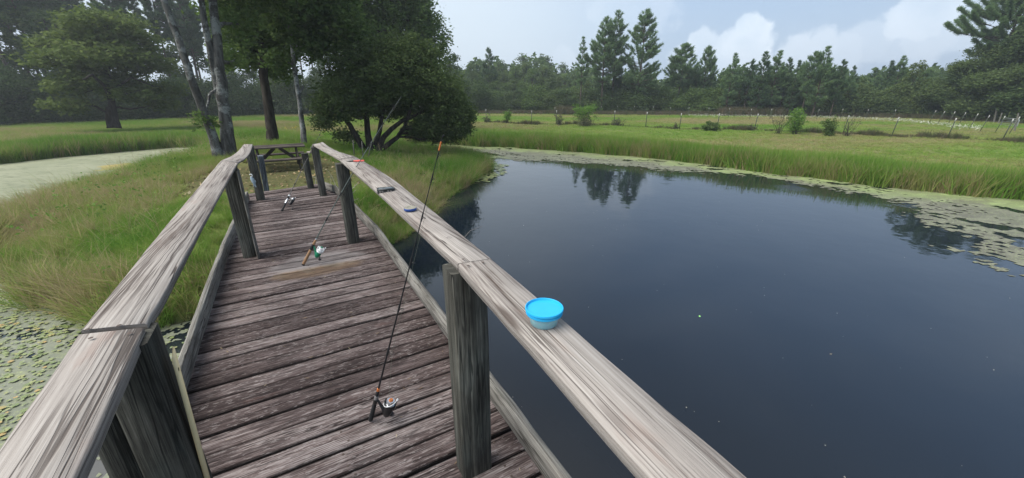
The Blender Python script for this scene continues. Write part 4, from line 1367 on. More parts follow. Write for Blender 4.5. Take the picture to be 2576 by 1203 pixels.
L_LIMM = HZ[1][1].copy(); L_LIMM.materials.clear(); L_LIMM.materials.append(L_LIME)
tree_to([(HZ[0][0], L_PALE)], 'pale_tree', 1293, 194, 70, 'light green rounded young tree in front of the hazy wood', 'tree', hgt=12)
tree_to([(HZ[1][0], L_PALE)], 'pale_tree', 1385, 190, 72, 'light green twin headed tree left of the thin pine', 'tree', hgt=12, wscale=1.2)
tree_to([(HZ[1][0], L_YELM)], 'yellow_tree', 2288, 151, 58, 'yellow green tree at the foot of the big dark oaks', 'tree', hgt=12)
tree_to([(HZ[1][0], L_LIMM)], 'lime_tree', 1979, 206, 62, 'bright green small tree before the young pines', 'tree', hgt=12)
tree_to([(HZ[0][0], L_PALE)], 'pale_tree', 1883, 202, 62, 'small dull green tree before the young pines, left of the bright one', 'tree', hgt=12, wscale=.9)
tree_to([(HZ[1][0], L_YELM)], 'yellow_tree', 1838, 235, 58, 'low yellow green bush before the young pines', 'bush', hgt=12)
# dark oaks at the right edge
for (x, yt, dd, ix, wsc, lb) in [(2395, 150, 47, 0, 1.2, 'dark oak at the left end of the clump below the big pine'), (2440, 105, 48, 1, 1.3, 'dark oak directly below the big pine'),
                                 (2510, 90, 46, 3, 1.4, 'dark dense oak right of the big pine trunk'), (2580, 60, 44, 0, 1.4, 'dark oak cut by the right edge of the picture'),
                                 (2345, 190, 50, 3, 1.0, 'lower dark tree between the yellow green tree and the oak clump'), (2650, 80, 46, 1, 1.4, 'dark oak beyond the right edge')]:
    tree_to(OAK, 'dark_oak', x, yt, dd, lb, 'tree', 'dark oaks at the right edge', 11, wsc, ix % 2)
for i_, (x, yt, dd, ix) in enumerate(((2330, 215, 44, 0), (2375, 200, 43, 1), (2420, 195, 42, 0), (2465, 190, 41, 1), (2510, 190, 40, 0), (2555, 185, 39, 1), (2600, 180, 38, 0), (2625, 175, 48, 1))):
    tree_to(SCRUB, 'oak_scrub', x, yt, dd, ['first', 'second', 'third', 'fourth', 'fifth', 'sixth', 'seventh', 'eighth'][i_] + ' dark bush from the left at the foot of the right oaks', 'bush', 'bushes below the right oaks', 7, 1.2, ix)
tree_to(OAK, 'dark_oak', 2572, -30, 50, 'tall dark oak filling the right edge behind the big pine', 'tree', 'dark oaks at the right edge', 11, .8, 0)
tree_to(OAK, 'dark_oak', 2660, -110, 50, 'tallest dark oak just outside the right edge', 'tree', 'dark oaks at the right edge', 11, .8, 1)
ONES = ['', 'first', 'second', 'third', 'fourth', 'fifth', 'sixth', 'seventh', 'eighth', 'ninth', 'tenth', 'eleventh', 'twelfth', 'thirteenth', 'fourteenth', 'fifteenth', 'sixteenth', 'seventeenth', 'eighteenth', 'nineteenth']
def nth(n):
    if n < 20: return ONES[n]
    tens = ['', '', 'twenty', 'thirty', 'forty', 'fifty'][n // 10]
    return (tens[:-1] + 'ieth') if n % 10 == 0 else tens + '-' + ONES[n % 10]
# fill of the row: pines and bushes merging into one wall of green
xs = np.arange(1480, 2340, 19)
for i, x in enumerate(xs):
    if 1640 < x < 1690 and i % 2: continue
    x_ = x + rw.uniform(-8, 8)
    yt = np.interp(x_, [1480, 1560, 1650, 1720, 1800, 1900, 2050, 2150, 2250, 2340], [185, 178, 190, 185, 180, 172, 168, 185, 178, 190]) + rw.uniform(-12, 12)
    tree_to(YP if i % 3 else [WB[2], HZ[0], HZ[1]], 'row_pine' if i % 3 else 'row_broadleaf', x_, yt + (0 if i % 3 else 14), rw.uniform(71, 80), nth(i + 1) + (' tree from the left, a pine,' if i % 3 else ' tree from the left, a leafy one,') + ' in the dense row behind the far fence', 'tree', 'dense row behind the far fence', 9 if i % 3 else 11.5, 1.2)
for i, x in enumerate(np.arange(1200, 2330, 27)):
    x_ = x + rw.uniform(-9, 9)
    dd = np.interp(x_, [1200, 1500, 2000, 2330], [78, 66, 64, 52]) + rw.uniform(-2, 2)
    tree_to(BU, 'row_bush', x_, rw.uniform(208, 236), dd, nth(i + 1) + ' bush from the left at the foot of the far tree line', 'bush', 'bushes below the far tree line', 3.6, rw.uniform(1.1, 1.6))
for i, x in enumerate(np.arange(1185, 1480, 22)):
    x_ = x + rw.uniform(-9, 9)
    tree_to([WB[2], WB[1], HZ[0], YP[1] if False else HZ[1]], 'row_tree', x_, np.interp(x_, [1185, 1250, 1330, 1400, 1480], [180, 172, 165, 178, 190]) + rw.uniform(-10, 12), rw.uniform(82, 98),
            nth(i + 1) + ' middle sized tree from the left in the hazy wood', 'tree', 'middle trees of the hazy wood', 11.5, 1.1)
# the far wood that closes the view, one mass
def far_mass():
    r = np.random.default_rng(900)
    n = 5200
    t_ = r.uniform(0, 1, n)
    xs_ = 900 + t_ * 2000
    dist = r.uniform(98, 130, n)
    P = []
    for x, d_ in zip(xs_, dist):
        top = np.interp(x, [900, 1200, 1300, 1400, 1500, 1800, 2300, 2900], [190, 168, 158, 172, 200, 198, 200, 190]) + 14 * math.sin(x * .05) + 8 * math.sin(x * .13)
        q = at_dist(x, d_, r.uniform(top, 245))
        P.append(tuple(q))
    V, F, t = leaves(np.array(P), 9, 1.5, .62, r, .6, .6)
    me = fast_mesh('far_wood', V, F, False, {'lc': ('FLOAT', t)})
    return tag(link('far_wood', me, L_FOREST), 'hazy wood closing the view behind the pine row', kind='stuff')
far_mass()

# ------------------------------------------------------------------ fences
M_TPOST = simple_mat('fence_steel', (.045, .055, .038), .6, .2)
M_TIP = simple_mat('fence_tip', (.42, .42, .39), .6)
M_WIRE = simple_mat('fence_wire', (.16, .15, .13), .6, .3)
M_OLDWOOD = simple_mat('old_post', (.13, .125, .105), .9)


def t_post(parent, base, top, r=.022):
    r *= 1.25
    b = MB()
    d_ = (top - base).normalized()
    tipstart = top - d_ * .22
    b.tube([base - d_ * .1, tipstart], r, 5)
    o = b.build('post', M_TPOST, parent)
    c = MB(); c.tube([tipstart, top], r * 1.05, 5)
    c.build('white_tip', M_TIP, o)
    return o


def wires(parent, tops, bases, fr, r=.0035):
    for f in fr:
        b = MB()
        b.tube([bases[i].lerp(tops[i], f) for i in range(len(tops))], r, 3, cap=False)
        b.build('wire', M_WIRE, parent)


fe = tag(empty('wire_fence'), 'wire fence on white tipped steel posts along the mown strip across the pond', 'fence')
FP = [(1223, 308, 0), (1337, 314, 0), (1399, 313, 0), (1544, 316, 0), (1624, 321, .0), (1709, 326, .0), (1803, 326, .02), (1897, 328, .12), (2120, 338, .14), (2242, 344, .2), (2382, 349, .22), (2520, 355, .26), (2690, 372, .25)]
bases, tops = [], []
LEFTFENCE = [(-14, 50.0)]
for (x, y, ln_) in FP:
    b0 = at(x, y, FIELD)
    b0.z = gz(b0.x, b0.y)
    t0 = b0 + Vector((ln_ * .6, 0, 1.36))
    bases.append(b0); tops.append(t0)
    t_post(fe, b0, t0, .024 if x > 2000 else .027)
wires(fe, tops, bases, (.25, .42, .58, .74, .88))

f2 = tag(empty('wire_fence'), 'far wire fence whose white tipped posts stand against the dark tree line', 'fence')
bs, tp = [], []
for (x, y) in [(1396, 270), (1454, 269), (1513, 267), (1554, 266), (1596, 267), (1644, 268), (1687, 270), (1734, 270), (1784, 271), (1836, 272), (1891, 274), (1942, 274), (2006, 274), (2061, 275), (2121, 274), (2185, 275), (2254, 276)]:
    t0 = at(x, y, FIELD + 1.25)
    b0 = Vector((t0.x, t0.y, gz(t0.x, t0.y)))
    bs.append(b0); tp.append(t0); t_post(f2, b0, t0, .018)
wires(f2, tp, bs, (.4, .65, .9))
f3 = tag(empty('wire_fence'), 'fence with close set leaning posts below the dark oaks at the right edge', 'fence')
bs, tp = [], []
for (x, y, h_) in [(2355, 278, 1.3), (2377, 280, 1.3), (2403, 281, 1.3), (2430, 283, 1.3), (2461, 286, 1.3), (2490, 290, 1.3), (2529, 292, 1.3), (2566, 294, 1.3)]:
    t0 = at(x, y, FIELD + h_)
    b0 = Vector((t0.x - .28, t0.y, gz(t0.x, t0.y)))
    bs.append(b0); tp.append(t0); t_post(f3, b0, t0, .018)
wires(f3, tp, bs, (.4, .65, .9))
f4 = tag(empty('wire_fence'), 'fence seen between the near tree trunks in front of the left wood', 'fence')
bs, tp = [], []
for (x, y) in [(790, 268), (818, 268), (858, 268), (888, 269), (925, 270), (968, 270), (1012, 271), (1046, 271), (1082, 271)]:
    t0 = at_dist(x * .985 - 10, 62, 262)
    t0.z = FIELD + 1.4
    b0 = Vector((t0.x, t0.y, gz(t0.x, t0.y)))
    bs.append(b0); tp.append(t0); t_post(f4, b0, t0, .026)
wires(f4, tp, bs, (.5, .9))

# old wooden posts and the tube gate at the right edge
for (xt, yt, xb, yb, r_, lb) in [(2319, 273, 2320, 297, .09, 'short thick grey wooden post left of the leaning pole'), (2403, 268, 2392, 303, .07, 'tall leaning weathered wooden pole below the big pine'),
                                 (2508, 274, 2500, 309, .09, 'thick wooden post just left of the tube gate'), (2521, 284, 2511, 312, .055, 'thin leaning wooden post touching the tube gate'),
                                 (2562, 285, 2552, 331, .06, 'tall leaning wooden post right of the tube gate')]:
    b0 = at(xb, yb, FIELD); b0.z = gz(b0.x, b0.y) - .1
    D_ = math.hypot(b0.x, b0.y)
    t0 = at_dist(xt, D_, yt)
    b = MB(); b.tube([Vector((0, 0, 0)), (t0 - b0) * .5, t0 - b0], [r_, r_ * .95, r_ * .85], 7)
    tag(b.build('wooden_post', M_OLDWOOD, None, True, b0), lb, 'post', 'old wooden posts by the gate')
g0, g1 = at(2516, 318, FIELD), at(2556, 322, FIELD)
gt = tag(empty('tube_gate', g0), 'grey steel tube gate with a rounded top rail at the right edge', 'gate')
M_GATE = simple_mat('gate_steel', (.28, .30, .30), .45, .5)
dg = g1 - g0; zt = at_dist(2535, math.hypot(g0.x, g0.y), 297).z - g0.z
b = MB(); b.tube([Vector((0, 0, .1)), Vector((0, 0, zt - .15)), dg * .04 + Vector((0, 0, zt - .03)), dg * .12 + Vector((0, 0, zt)), dg * .88 + Vector((0, 0, zt)), dg * .96 + Vector((0, 0, zt - .04)), dg + Vector((0, 0, zt - .16)), dg + Vector((0, 0, .1))], .032, 6)
b.build('gate_frame', M_GATE, gt, True)
for f in (.2, .4, .6, .8):
    b = MB(); b.tube([Vector((0, 0, zt * f)), dg + Vector((0, 0, zt * f))], .018, 5); b.build('rail', M_GATE, gt)

# low green frame and scrap in the gap behind the spreading tree
g0 = stand(1190, 78); g1 = stand(1222, 78)
M_GRN = simple_mat('green_paint', (.22, .42, .06), .5)
gf = tag(empty('green_trailer', g0), 'low bright green flat frame on legs far off beside the spreading tree', 'trailer')
dg = g1 - g0
zt = at_dist(1205, 78, 266).z - g0.z
b = MB(); u_ = dg.normalized()
rotm = Matrix.Rotation(math.atan2(u_.y, u_.x), 3, 'Z')
b.box(dg * .5 + Vector((0, 0, zt)), (dg.length, 1.5, .22), rotm); b.build('bed', M_GRN, gf)
for f in (.03, .35, .66, .97):
    b = MB(); b.box(dg * f + Vector((0, 0, zt * .5)), (.09, .09, zt), rotm); b.build('leg', M_GRN, gf)
b = MB(); b.box(dg * .5 + Vector((0, 0, zt * .35)), (dg.length, .08, .1), rotm); b.build('lower_rail', M_GRN, gf)
gs = stand(1275, 76)
b = MB()
for k in range(14):
    q = Vector((random.uniform(-.9, .9), random.uniform(-.6, .6), random.uniform(.3, 1.5)))
    b.box(q, (random.uniform(.3, 1.1), random.uniform(.2, .5), random.uniform(.08, .35)), Matrix.Rotation(random.uniform(-.5, .5), 3, 'Y') @ Matrix.Rotation(random.uniform(0, 3), 3, 'Z'))
tag(b.build('scrap_heap', simple_mat('scrap', (.22, .21, .20), .6, .3), None, False, gs), 'grey heap of scrap below the candle tipped hazy pine', 'scrap heap')

# weeds in the fence line
X, Y = [], []
for i in range(len(bases) - 1):
    n_ = int((bases[i + 1] - bases[i]).length * 55)
    u = rng.uniform(0, 1, n_)
    X.append(bases[i].x + (bases[i + 1].x - bases[i].x) * u + rng.normal(0, .22, n_)); Y.append(bases[i].y + (bases[i + 1].y - bases[i].y) * u + rng.normal(0, .22, n_))
X = np.concatenate(X); Y = np.concatenate(Y)
cl = fbm(X, Y, .6, 12, 3)
H = (.12 + .55 * np.clip(cl - .35, 0, 1) * 2) * rng.uniform(.6, 1.3, len(X))
M_WEED = tint_mat('fence_weed', [(0, (.050, .085, .022)), (.5, (.085, .085, .040)), (1, (.13, .095, .065))], .7, .2, .2, inst=True)
WEED_T = [tuft_template('weed_tuft%d' % i, 22, .16, .35, .012, M_WEED, 2) for i in range(3)]
scatter('fence_weeds', np.stack([X, Y, ground_z(X, Y)], 1), H, rng.uniform(0, 1, len(X)), WEED_T, 'dark unmown weeds along the foot of the fence')
# reddish dry weeds before the young pines
X, Y, Hh = [], [], []
for (x0, x1, dd, hh, nn) in ((1820, 1985, -2, 1.5, 900), (1400, 1440, -2, 1.6, 200), (1560, 2330, -1, .8, 2600), (2180, 2600, -1, .8, 1600), (1200, 1560, -1, .8, 1200)):
    for _ in range(nn):
        xx_ = rng.uniform(x0, x1); q = at_dist(xx_, line_r(xx_) + dd + rng.normal(0, .8)); X.append(q.x); Y.append(q.y); Hh.append(hh * rng.uniform(.5, 1.1))
X = np.array(X); Y = np.array(Y)
scatter('dry_weeds', np.stack([X, Y, ground_z(X, Y)], 1), np.array(Hh), rng.uniform(.2, 1, len(X)), WEED_T, 'brown and green weeds below the far tree line')
# white flowers in the far pasture
P = []
for _ in range(1500):
    x = rng.uniform(1740, 2500)
    dd = line_r(x) - np.interp(x, [1740, 2200, 2500], [5, 9, 20]) + rng.normal(0, 1.5)
    q = at_dist(x, dd); P.append((q.x, q.y, FIELD + rng.uniform(.12, .3)))
V, F, t_ = leaves(np.array(P), 2, .10, .036, np.random.default_rng(5), 1.0, .8)
tag(link('white_flowers', fast_mesh('white_flowers', V, F, False, {'lc': ('FLOAT', t_)}), tint_mat('petal', [(0, (.30, .33, .22)), (1, (.58, .58, .50))], .7)), 'band of small white flowers in the far pasture', kind='stuff')
X = rng.uniform(-3, 36, 9000); Y = rng.uniform(24, 60, 9000)
# yellow flowers
P = []
for (x, y, z) in [(715, 320, .5), (745, 318, .5), (742, 322, .5), (760, 326, .5), (930, 345, .5), (600, 330, .4), (690, 328, .4), (800, 315, .4)]:
    q = at(x, y, FIELD + z); P.append(tuple(q))
V, F, t_ = leaves(np.array(P), 4, .12, .05, np.random.default_rng(6), 1.0, .8)
tag(link('yellow_flowers', fast_mesh('yellow_flowers', V, F, False, {'lc': ('FLOAT', t_)}), tint_mat('yellow_petal', [(0, (.65, .45, .03)), (1, (.75, .6, .05))], .7)), 'few yellow flowers in the left meadow', kind='stuff')


# shrubs and weeds standing at the fence
def shrub(name, x, yb, ytop, halfw, lmat, label, cat='bush', nst=9, ncl=150, leaf=.05, crad=.16, bare=.25, stemmat=B_DARK, group=None):
    p = at(x, yb, FIELD); p.z = gz(p.x, p.y) - .03
    dist = math.hypot(p.x, p.y)
    H_ = at_dist(x, dist, ytop).z - p.z
    hw = halfw / FOC * dist
    r = np.random.default_rng(int(x))
    tb = MB(); C = []
    for k in range(nst):
        a = r.uniform(0, 6.28); q = r.uniform(.2, 1) * hw
        top_ = Vector((math.cos(a) * q, math.sin(a) * q, H_ * r.uniform(.7, 1.0)))
        cv_ = curve(Vector((r.normal(0, .1), r.normal(0, .1), 0)), top_, r, 4, .25, -.03)
        tb.tube(cv_, [.018, .015, .012, .008, .004], 4, cap=False)
        for _ in range(ncl // nst):
            f = r.uniform(bare, 1.0)
            i0 = min(3, int(f * 4)); q_ = cv_[i0].lerp(cv_[i0 + 1], f * 4 - i0)
            C.append(tuple(q_ + Vector(r.normal(0, 1, 3)) * hw * .22))
    C = np.array(C); C[:, 2] = np.maximum(C[:, 2], .08)
    V, F, t = leaves(C, 12, crad, leaf, r, .7, .45)
    tm = tb.mesh(name + '_stems', True); tm.materials.append(stemmat)
    cm = fast_mesh(name + '_leaves', V, F, False, {'lc': ('FLOAT', t)}); cm.materials.append(lmat)
    return plant(name, (tm, cm), p, label, cat, group, parts=('stems', 'foliage'))


L_WEEDD = tint_mat('leaf_weed', [(0, (.060, .075, .035)), (1, (.12, .115, .070))], .7, .2, .2)
shrub('bright_weed', 1468, 318, 263, 24, L_LIME, 'bright green feathery weed clump taller than the fence', 'weed clump', 12, 240, .06, .17, .45)
shrub('dry_weed', 1472, 319, 298, 30, L_WEEDD, 'low dull weeds round the foot of the bright feathery clump', 'weed clump', 12, 160, .05, .15, .1)
shrub('yellow_weed_clump', 1276, 311, 272, 10, L_LIME, 'narrow yellow green weed at the second fence post', 'weed clump', 7, 90, .06, .15, .3)
shrub('post_weeds', 1406, 315, 290, 16, L_WEEDD, 'thin brownish weeds round the third fence post', 'weed clump', 12, 90, .05, .14, .1)
shrub('post_weeds', 1226, 309, 293, 10, L_WEEDD, 'brownish weeds round the first fence post by the spreading tree', 'weed clump', 8, 60, .05, .14, .1)
shrub('light_bush', 2001, 338, 277, 24, L_LIME, 'light green airy bush in the fence line', 'bush', 11, 300, .055, .16, .35)
shrub('bare_stems', 1958, 338, 282, 24, L_WEEDD, 'leaning bare weed stalks left of the light green bush', 'weed clump', 12, 36, .04, .12, .1)
shrub('young_oak', 2087, 342, 298, 15, L_MID, 'small dark green bush with a pointed top in the fence line', 'bush', 9, 240, .05, .13, .05)
shrub('bare_stems', 2128, 342, 288, 20, L_WEEDD, 'arching bare weed stalks by the leaning fence post', 'weed clump', 9, 30, .04, .12, .1)
shrub('palmetto', 1781, 330, 310, 14, L_MID, 'small dark palmetto like plant at the fence', 'plant', 12, 110, .10, .12, .2)
shrub('dark_weed', 1796, 331, 312, 14, L_DARK, 'dark weed clump right beside the palmetto like plant', 'weed clump', 9, 120, .05, .12, .05)
shrub('post_weeds', 1552, 317, 302, 20, L_WEEDD, 'brown weeds by the fence post left of the tall pines', 'weed clump', 9, 70, .05, .14, .05)
shrub('post_weeds', 1700, 325, 312, 8, L_WEEDD, 'small tuft of weeds at a fence post below the round topped pine', 'weed clump', 7, 40, .05, .12, .05)
shrub('post_weeds', 1890, 329, 316, 14, L_WEEDD, 'low weeds at the fence post below the cumulus cloud', 'weed clump', 7, 50, .05, .12, .05)
for (x, yb, yt, lb) in [(870, 396, 374, 'left one of three small grey stakes under the spreading tree'), (893, 398, 376, 'middle one of three small grey stakes under the spreading tree'), (905, 412, 388, 'right leaning one of three small grey stakes under the spreading tree')]:
    b0 = at_dist(x, 15.5); b0.z = gz(b0.x, b0.y) - .05
    b = MB(); b.tube([Vector((0, 0, 0)), Vector((.03 if x < 900 else .22, 0, .62))], [.022, .018], 5)
    tag(b.build('stake', M_OLDWOOD, None, False, b0), lb, 'stake', 'small grey stakes')
# dry branches lying behind the last right post
p = pr(9.0, .75); p.z = gz(p.x, p.y)
b = MB(); r = np.random.default_rng(3)
for k in range(9):
    a = r.uniform(0, 3.1); L_ = r.uniform(.5, 1.1)
    b.tube(curve((r.normal(0, .2), r.normal(0, .2), .02), (math.cos(a) * L_ * .7, math.sin(a) * L_ * .4, L_ * r.uniform(.3, .9)), r, 5, .3), [.012, .011, .009, .007, .005, .003], 4)
tag(b.build('dead_branches', simple_mat('dead_wood', (.26, .24, .20), .9), None, True, p), 'pale dead branches leaning behind the last right hand post', 'branches')

# litter on the bare ground
n = 900
a = rng.uniform(0, 6.28, n); q = 3.3 * np.sqrt(rng.uniform(0, 1, n))
P = np.stack([LIT.x + q * np.cos(a), LIT.y + q * np.sin(a)], 1)
alp, crp = al_cr(P[:, 0], P[:, 1])
P = P[~((alp < 8.5) & (np.abs(crp) < 1.0))]
P3 = np.stack([P[:, 0], P[:, 1], ground_z(P[:, 0], P[:, 1]) + .015], 1)
V, F, t_ = leaves(P3, 1, .02, .045, np.random.default_rng(8), 1.0, .6)
V[:, 2] = np.maximum(V[:, 2], np.repeat(P3[:, 2], 4) - .005)
tag(link('fallen_leaves', fast_mesh('fallen_leaves', V, F, False, {'lc': ('FLOAT', t_)}), tint_mat('dry_leaf', [(0, (.10, .065, .03)), (.6, (.26, .19, .09)), (1, (.40, .36, .24))], .8)), 'dry fallen leaves on the bare ground at the end of the pier', kind='stuff')

# needles, twigs and bits of leaf on the deck
P3 = []
for _ in range(170):
    q = pr(random.uniform(.2, 8), random.uniform(-.72, .74), .004)
    P3.append(tuple(q))
V, F, t_ = leaves(np.array(P3), 1, .0, .016, np.random.default_rng(12), .05, .22)
V[:, 2] = .004 + (V[:, 2] - .004) * .1 + .003
tag(link('deck_litter', fast_mesh('deck_litter', V, F, False, {'lc': ('FLOAT', t_)}), tint_mat('bits', [(0, (.05, .03, .02)), (.6, (.22, .16, .09)), (1, (.42, .38, .28))], .8)), 'small bits of leaf and twig scattered on the deck planks', kind='stuff')

# ------------------------------------------------------------------ picnic table
DT = 12.6
c0 = at_dist(697, DT)
gzt = gz(c0.x, c0.y)
lft, rgt = at_dist(618, DT, 372), at_dist(768, DT, 372)
ax_ = (rgt - lft); ax_.z = 0; LT = ax_.length; ax_.normalize(); bk = Vector((-ax_.y, ax_.x, 0))
ztop = at_dist(697, DT, 370).z
zb_ = min(gzt, ztop - .70)
pt = tag(empty('picnic_table', (0, 0, 0)), 'old dark wooden picnic table with cross braced legs behind the end of the pier', 'picnic table')
org = Vector(((lft.x + rgt.x) / 2, (lft.y + rgt.y) / 2, 0)) + bk * .35
def tp_(u, v, z): return org + ax_ * u + bk * v + Vector((0, 0, z))
for k in range(5):
    v = -.35 + k * .145
    board_edges('plank', [tp_(-LT / 2, v, ztop), tp_(LT / 2, v, ztop)], [tp_(-LT / 2, v + .138, ztop), tp_(LT / 2, v + .138, ztop)], .038, M_TABLE, pt, sub=4, seed=60 + k)
zs_ = ztop - .30
for v in (-.72, -.57, .60, .75):
    board_edges('bench_board', [tp_(-LT / 2, v, zs_), tp_(LT / 2, v, zs_)], [tp_(-LT / 2, v + .138, zs_), tp_(LT / 2, v + .138, zs_)], .038, M_TABLE, pt, sub=4, seed=70)
for u in (-LT / 2 + .22, LT / 2 - .22):
    for s_ in (-1, 1):
        beam('leg', tp_(u, s_ * .62, zb_ - .05), tp_(u, s_ * .22, ztop - .04), .09, .04, bk, M_TABLE, pt, sub=2)
    beam('cross_bar', tp_(u + .045, -.72, zs_ - .09), tp_(u + .045, .88, zs_ - .09), .09, .038, Vector((0, 0, 1)), M_TABLE, pt, sub=2)
for s_ in (-1, 1):
    beam('brace', tp_(s_ * (LT / 2 - .26), 0, zs_ - .10), tp_(s_ * .06, 0, ztop - .06), .035, .085, bk, M_TABLE, pt, sub=2)

# ------------------------------------------------------------------ things fixed to the pier
M_STRIP = simple_mat('strip_paint', (.62, .52, .30), .5, lo=.9, hi=1.05, nscale=14)
s0, s1 = at_al(414, 903, 1.32), at_al(499, 1203, 1.32)
inner = CR
dd_ = (s1 - s0).normalized()
s1 = s1 + dd_ * .3
b = MB()
wv = AX * .021
off = CR * .020
v = [s0 - wv + off + Vector((0, 0, 0)), s0 + wv + off + Vector((0, 0, .022)), s1 + wv + off, s1 - wv + off]
v2 = [q + CR * .004 for q in v]
b.add([tuple(q) for q in v + v2], [(0, 1, 2, 3), (7, 6, 5, 4), (0, 4, 5, 1), (1, 5, 6, 2), (2, 6, 7, 3), (3, 7, 4, 0)])
st = b.build('metal_strip', M_STRIP, pier)
b = MB(); hc = s0 + dd_ * .045 + CR * .0245
b.add([tuple(hc + AX * .004 * math.cos(k) + dd_ * .007 * math.sin(k)) for k in np.linspace(0, 6.28, 9)[:8]] + [tuple(hc + CR * .001)], tris=[(k, (k + 1) % 8, 8) for k in range(8)])
b.build('screw_hole', simple_mat('hole', (.01, .01, .01), .9), st)

# blue grey gripper hanging on the third left post
M_GRIP = simple_mat('grip_blue', (.26, .33, .38), .45)
gp = at_al(636, 458, 7.54)
gr_ = tag(empty('fish_gripper', gp), 'blue grey hand tool hanging by its hook on the third left post', 'hand tool')
b = MB(); b.tube([Vector((-.01, 0, .17)) + Vector((.035 * math.cos(a), 0, .035 * math.sin(a))) for a in np.linspace(-2.0, 2.6, 9)], .011, 6); b.build('hook', simple_mat('hook_white', (.6, .62, .62), .4), gr_, True)
b = MB(); b.tube([Vector((-.02, 0, .14)), Vector((0, 0, .08)), Vector((.02, 0, 0)), Vector((.03, 0, -.05))], [.018, .042, .040, .028], 8); b.build('body', M_GRIP, gr_, True)
b = MB(); b.tube([Vector((.02, 0, -.04)), Vector((-.0, 0, -.12))], [.018, .012], 6); b.build('handle', M_GRIP, gr_, True)
b = MB(); b.tube([Vector((.035, 0, -.04)), Vector((.055, 0, -.14))], [.018, .012], 6); b.build('handle', M_GRIP, gr_, True)
b = MB(); b.tube([Vector((.03, 0, .06)), Vector((.08, 0, .03)), Vector((.075, 0, -.01))], [.008, .008, .006], 5); b.build('trigger', M_GRIP, gr_, True)

# ------------------------------------------------------------------ fishing rods
M_BLK = simple_mat('black_foam', (.012, .012, .013), .75)
M_BLANK = simple_mat('rod_blank', (.014, .014, .016), .3)
M_GREENB = simple_mat('rod_blank_green', (.10, .118, .105), .3)
M_CORK = simple_mat('cork', (.34, .20, .105), .85, nscale=300, lo=.6)
M_ORG = simple_mat('orange_metal', (.62, .20, .06), .3, .6)
M_SIL = simple_mat('silver', (.62, .63, .64), .25, .8)
M_WHT = simple_mat('white_plastic', (.72, .73, .72), .35)
M_DKP = simple_mat('dark_plastic', (.015, .014, .014), .3)
M_GRNP = simple_mat('green_plastic', (.010, .17, .085), .3)
M_GREY = simple_mat('grey_plastic', (.16, .15, .145), .4)
M_LINE = simple_mat('fishing_line', (.14, .15, .11), .4)


def line_t(P0, d_, x, y):
    """distance along a straight rod at which it passes image point (x, y)"""
    r_ = img_ray(x, y)
    o = Vector((0, 0, EYE))
    n_ = r_.cross(Vector((1, 0, 0)))
    return (o - P0).dot(n_) / d_.dot(n_)


def cyl(parent, name, pts, rad, mat, n=10, smooth=True):
    b = MB(); b.tube(pts, rad, n)
    return b.build(name, mat, parent, smooth)


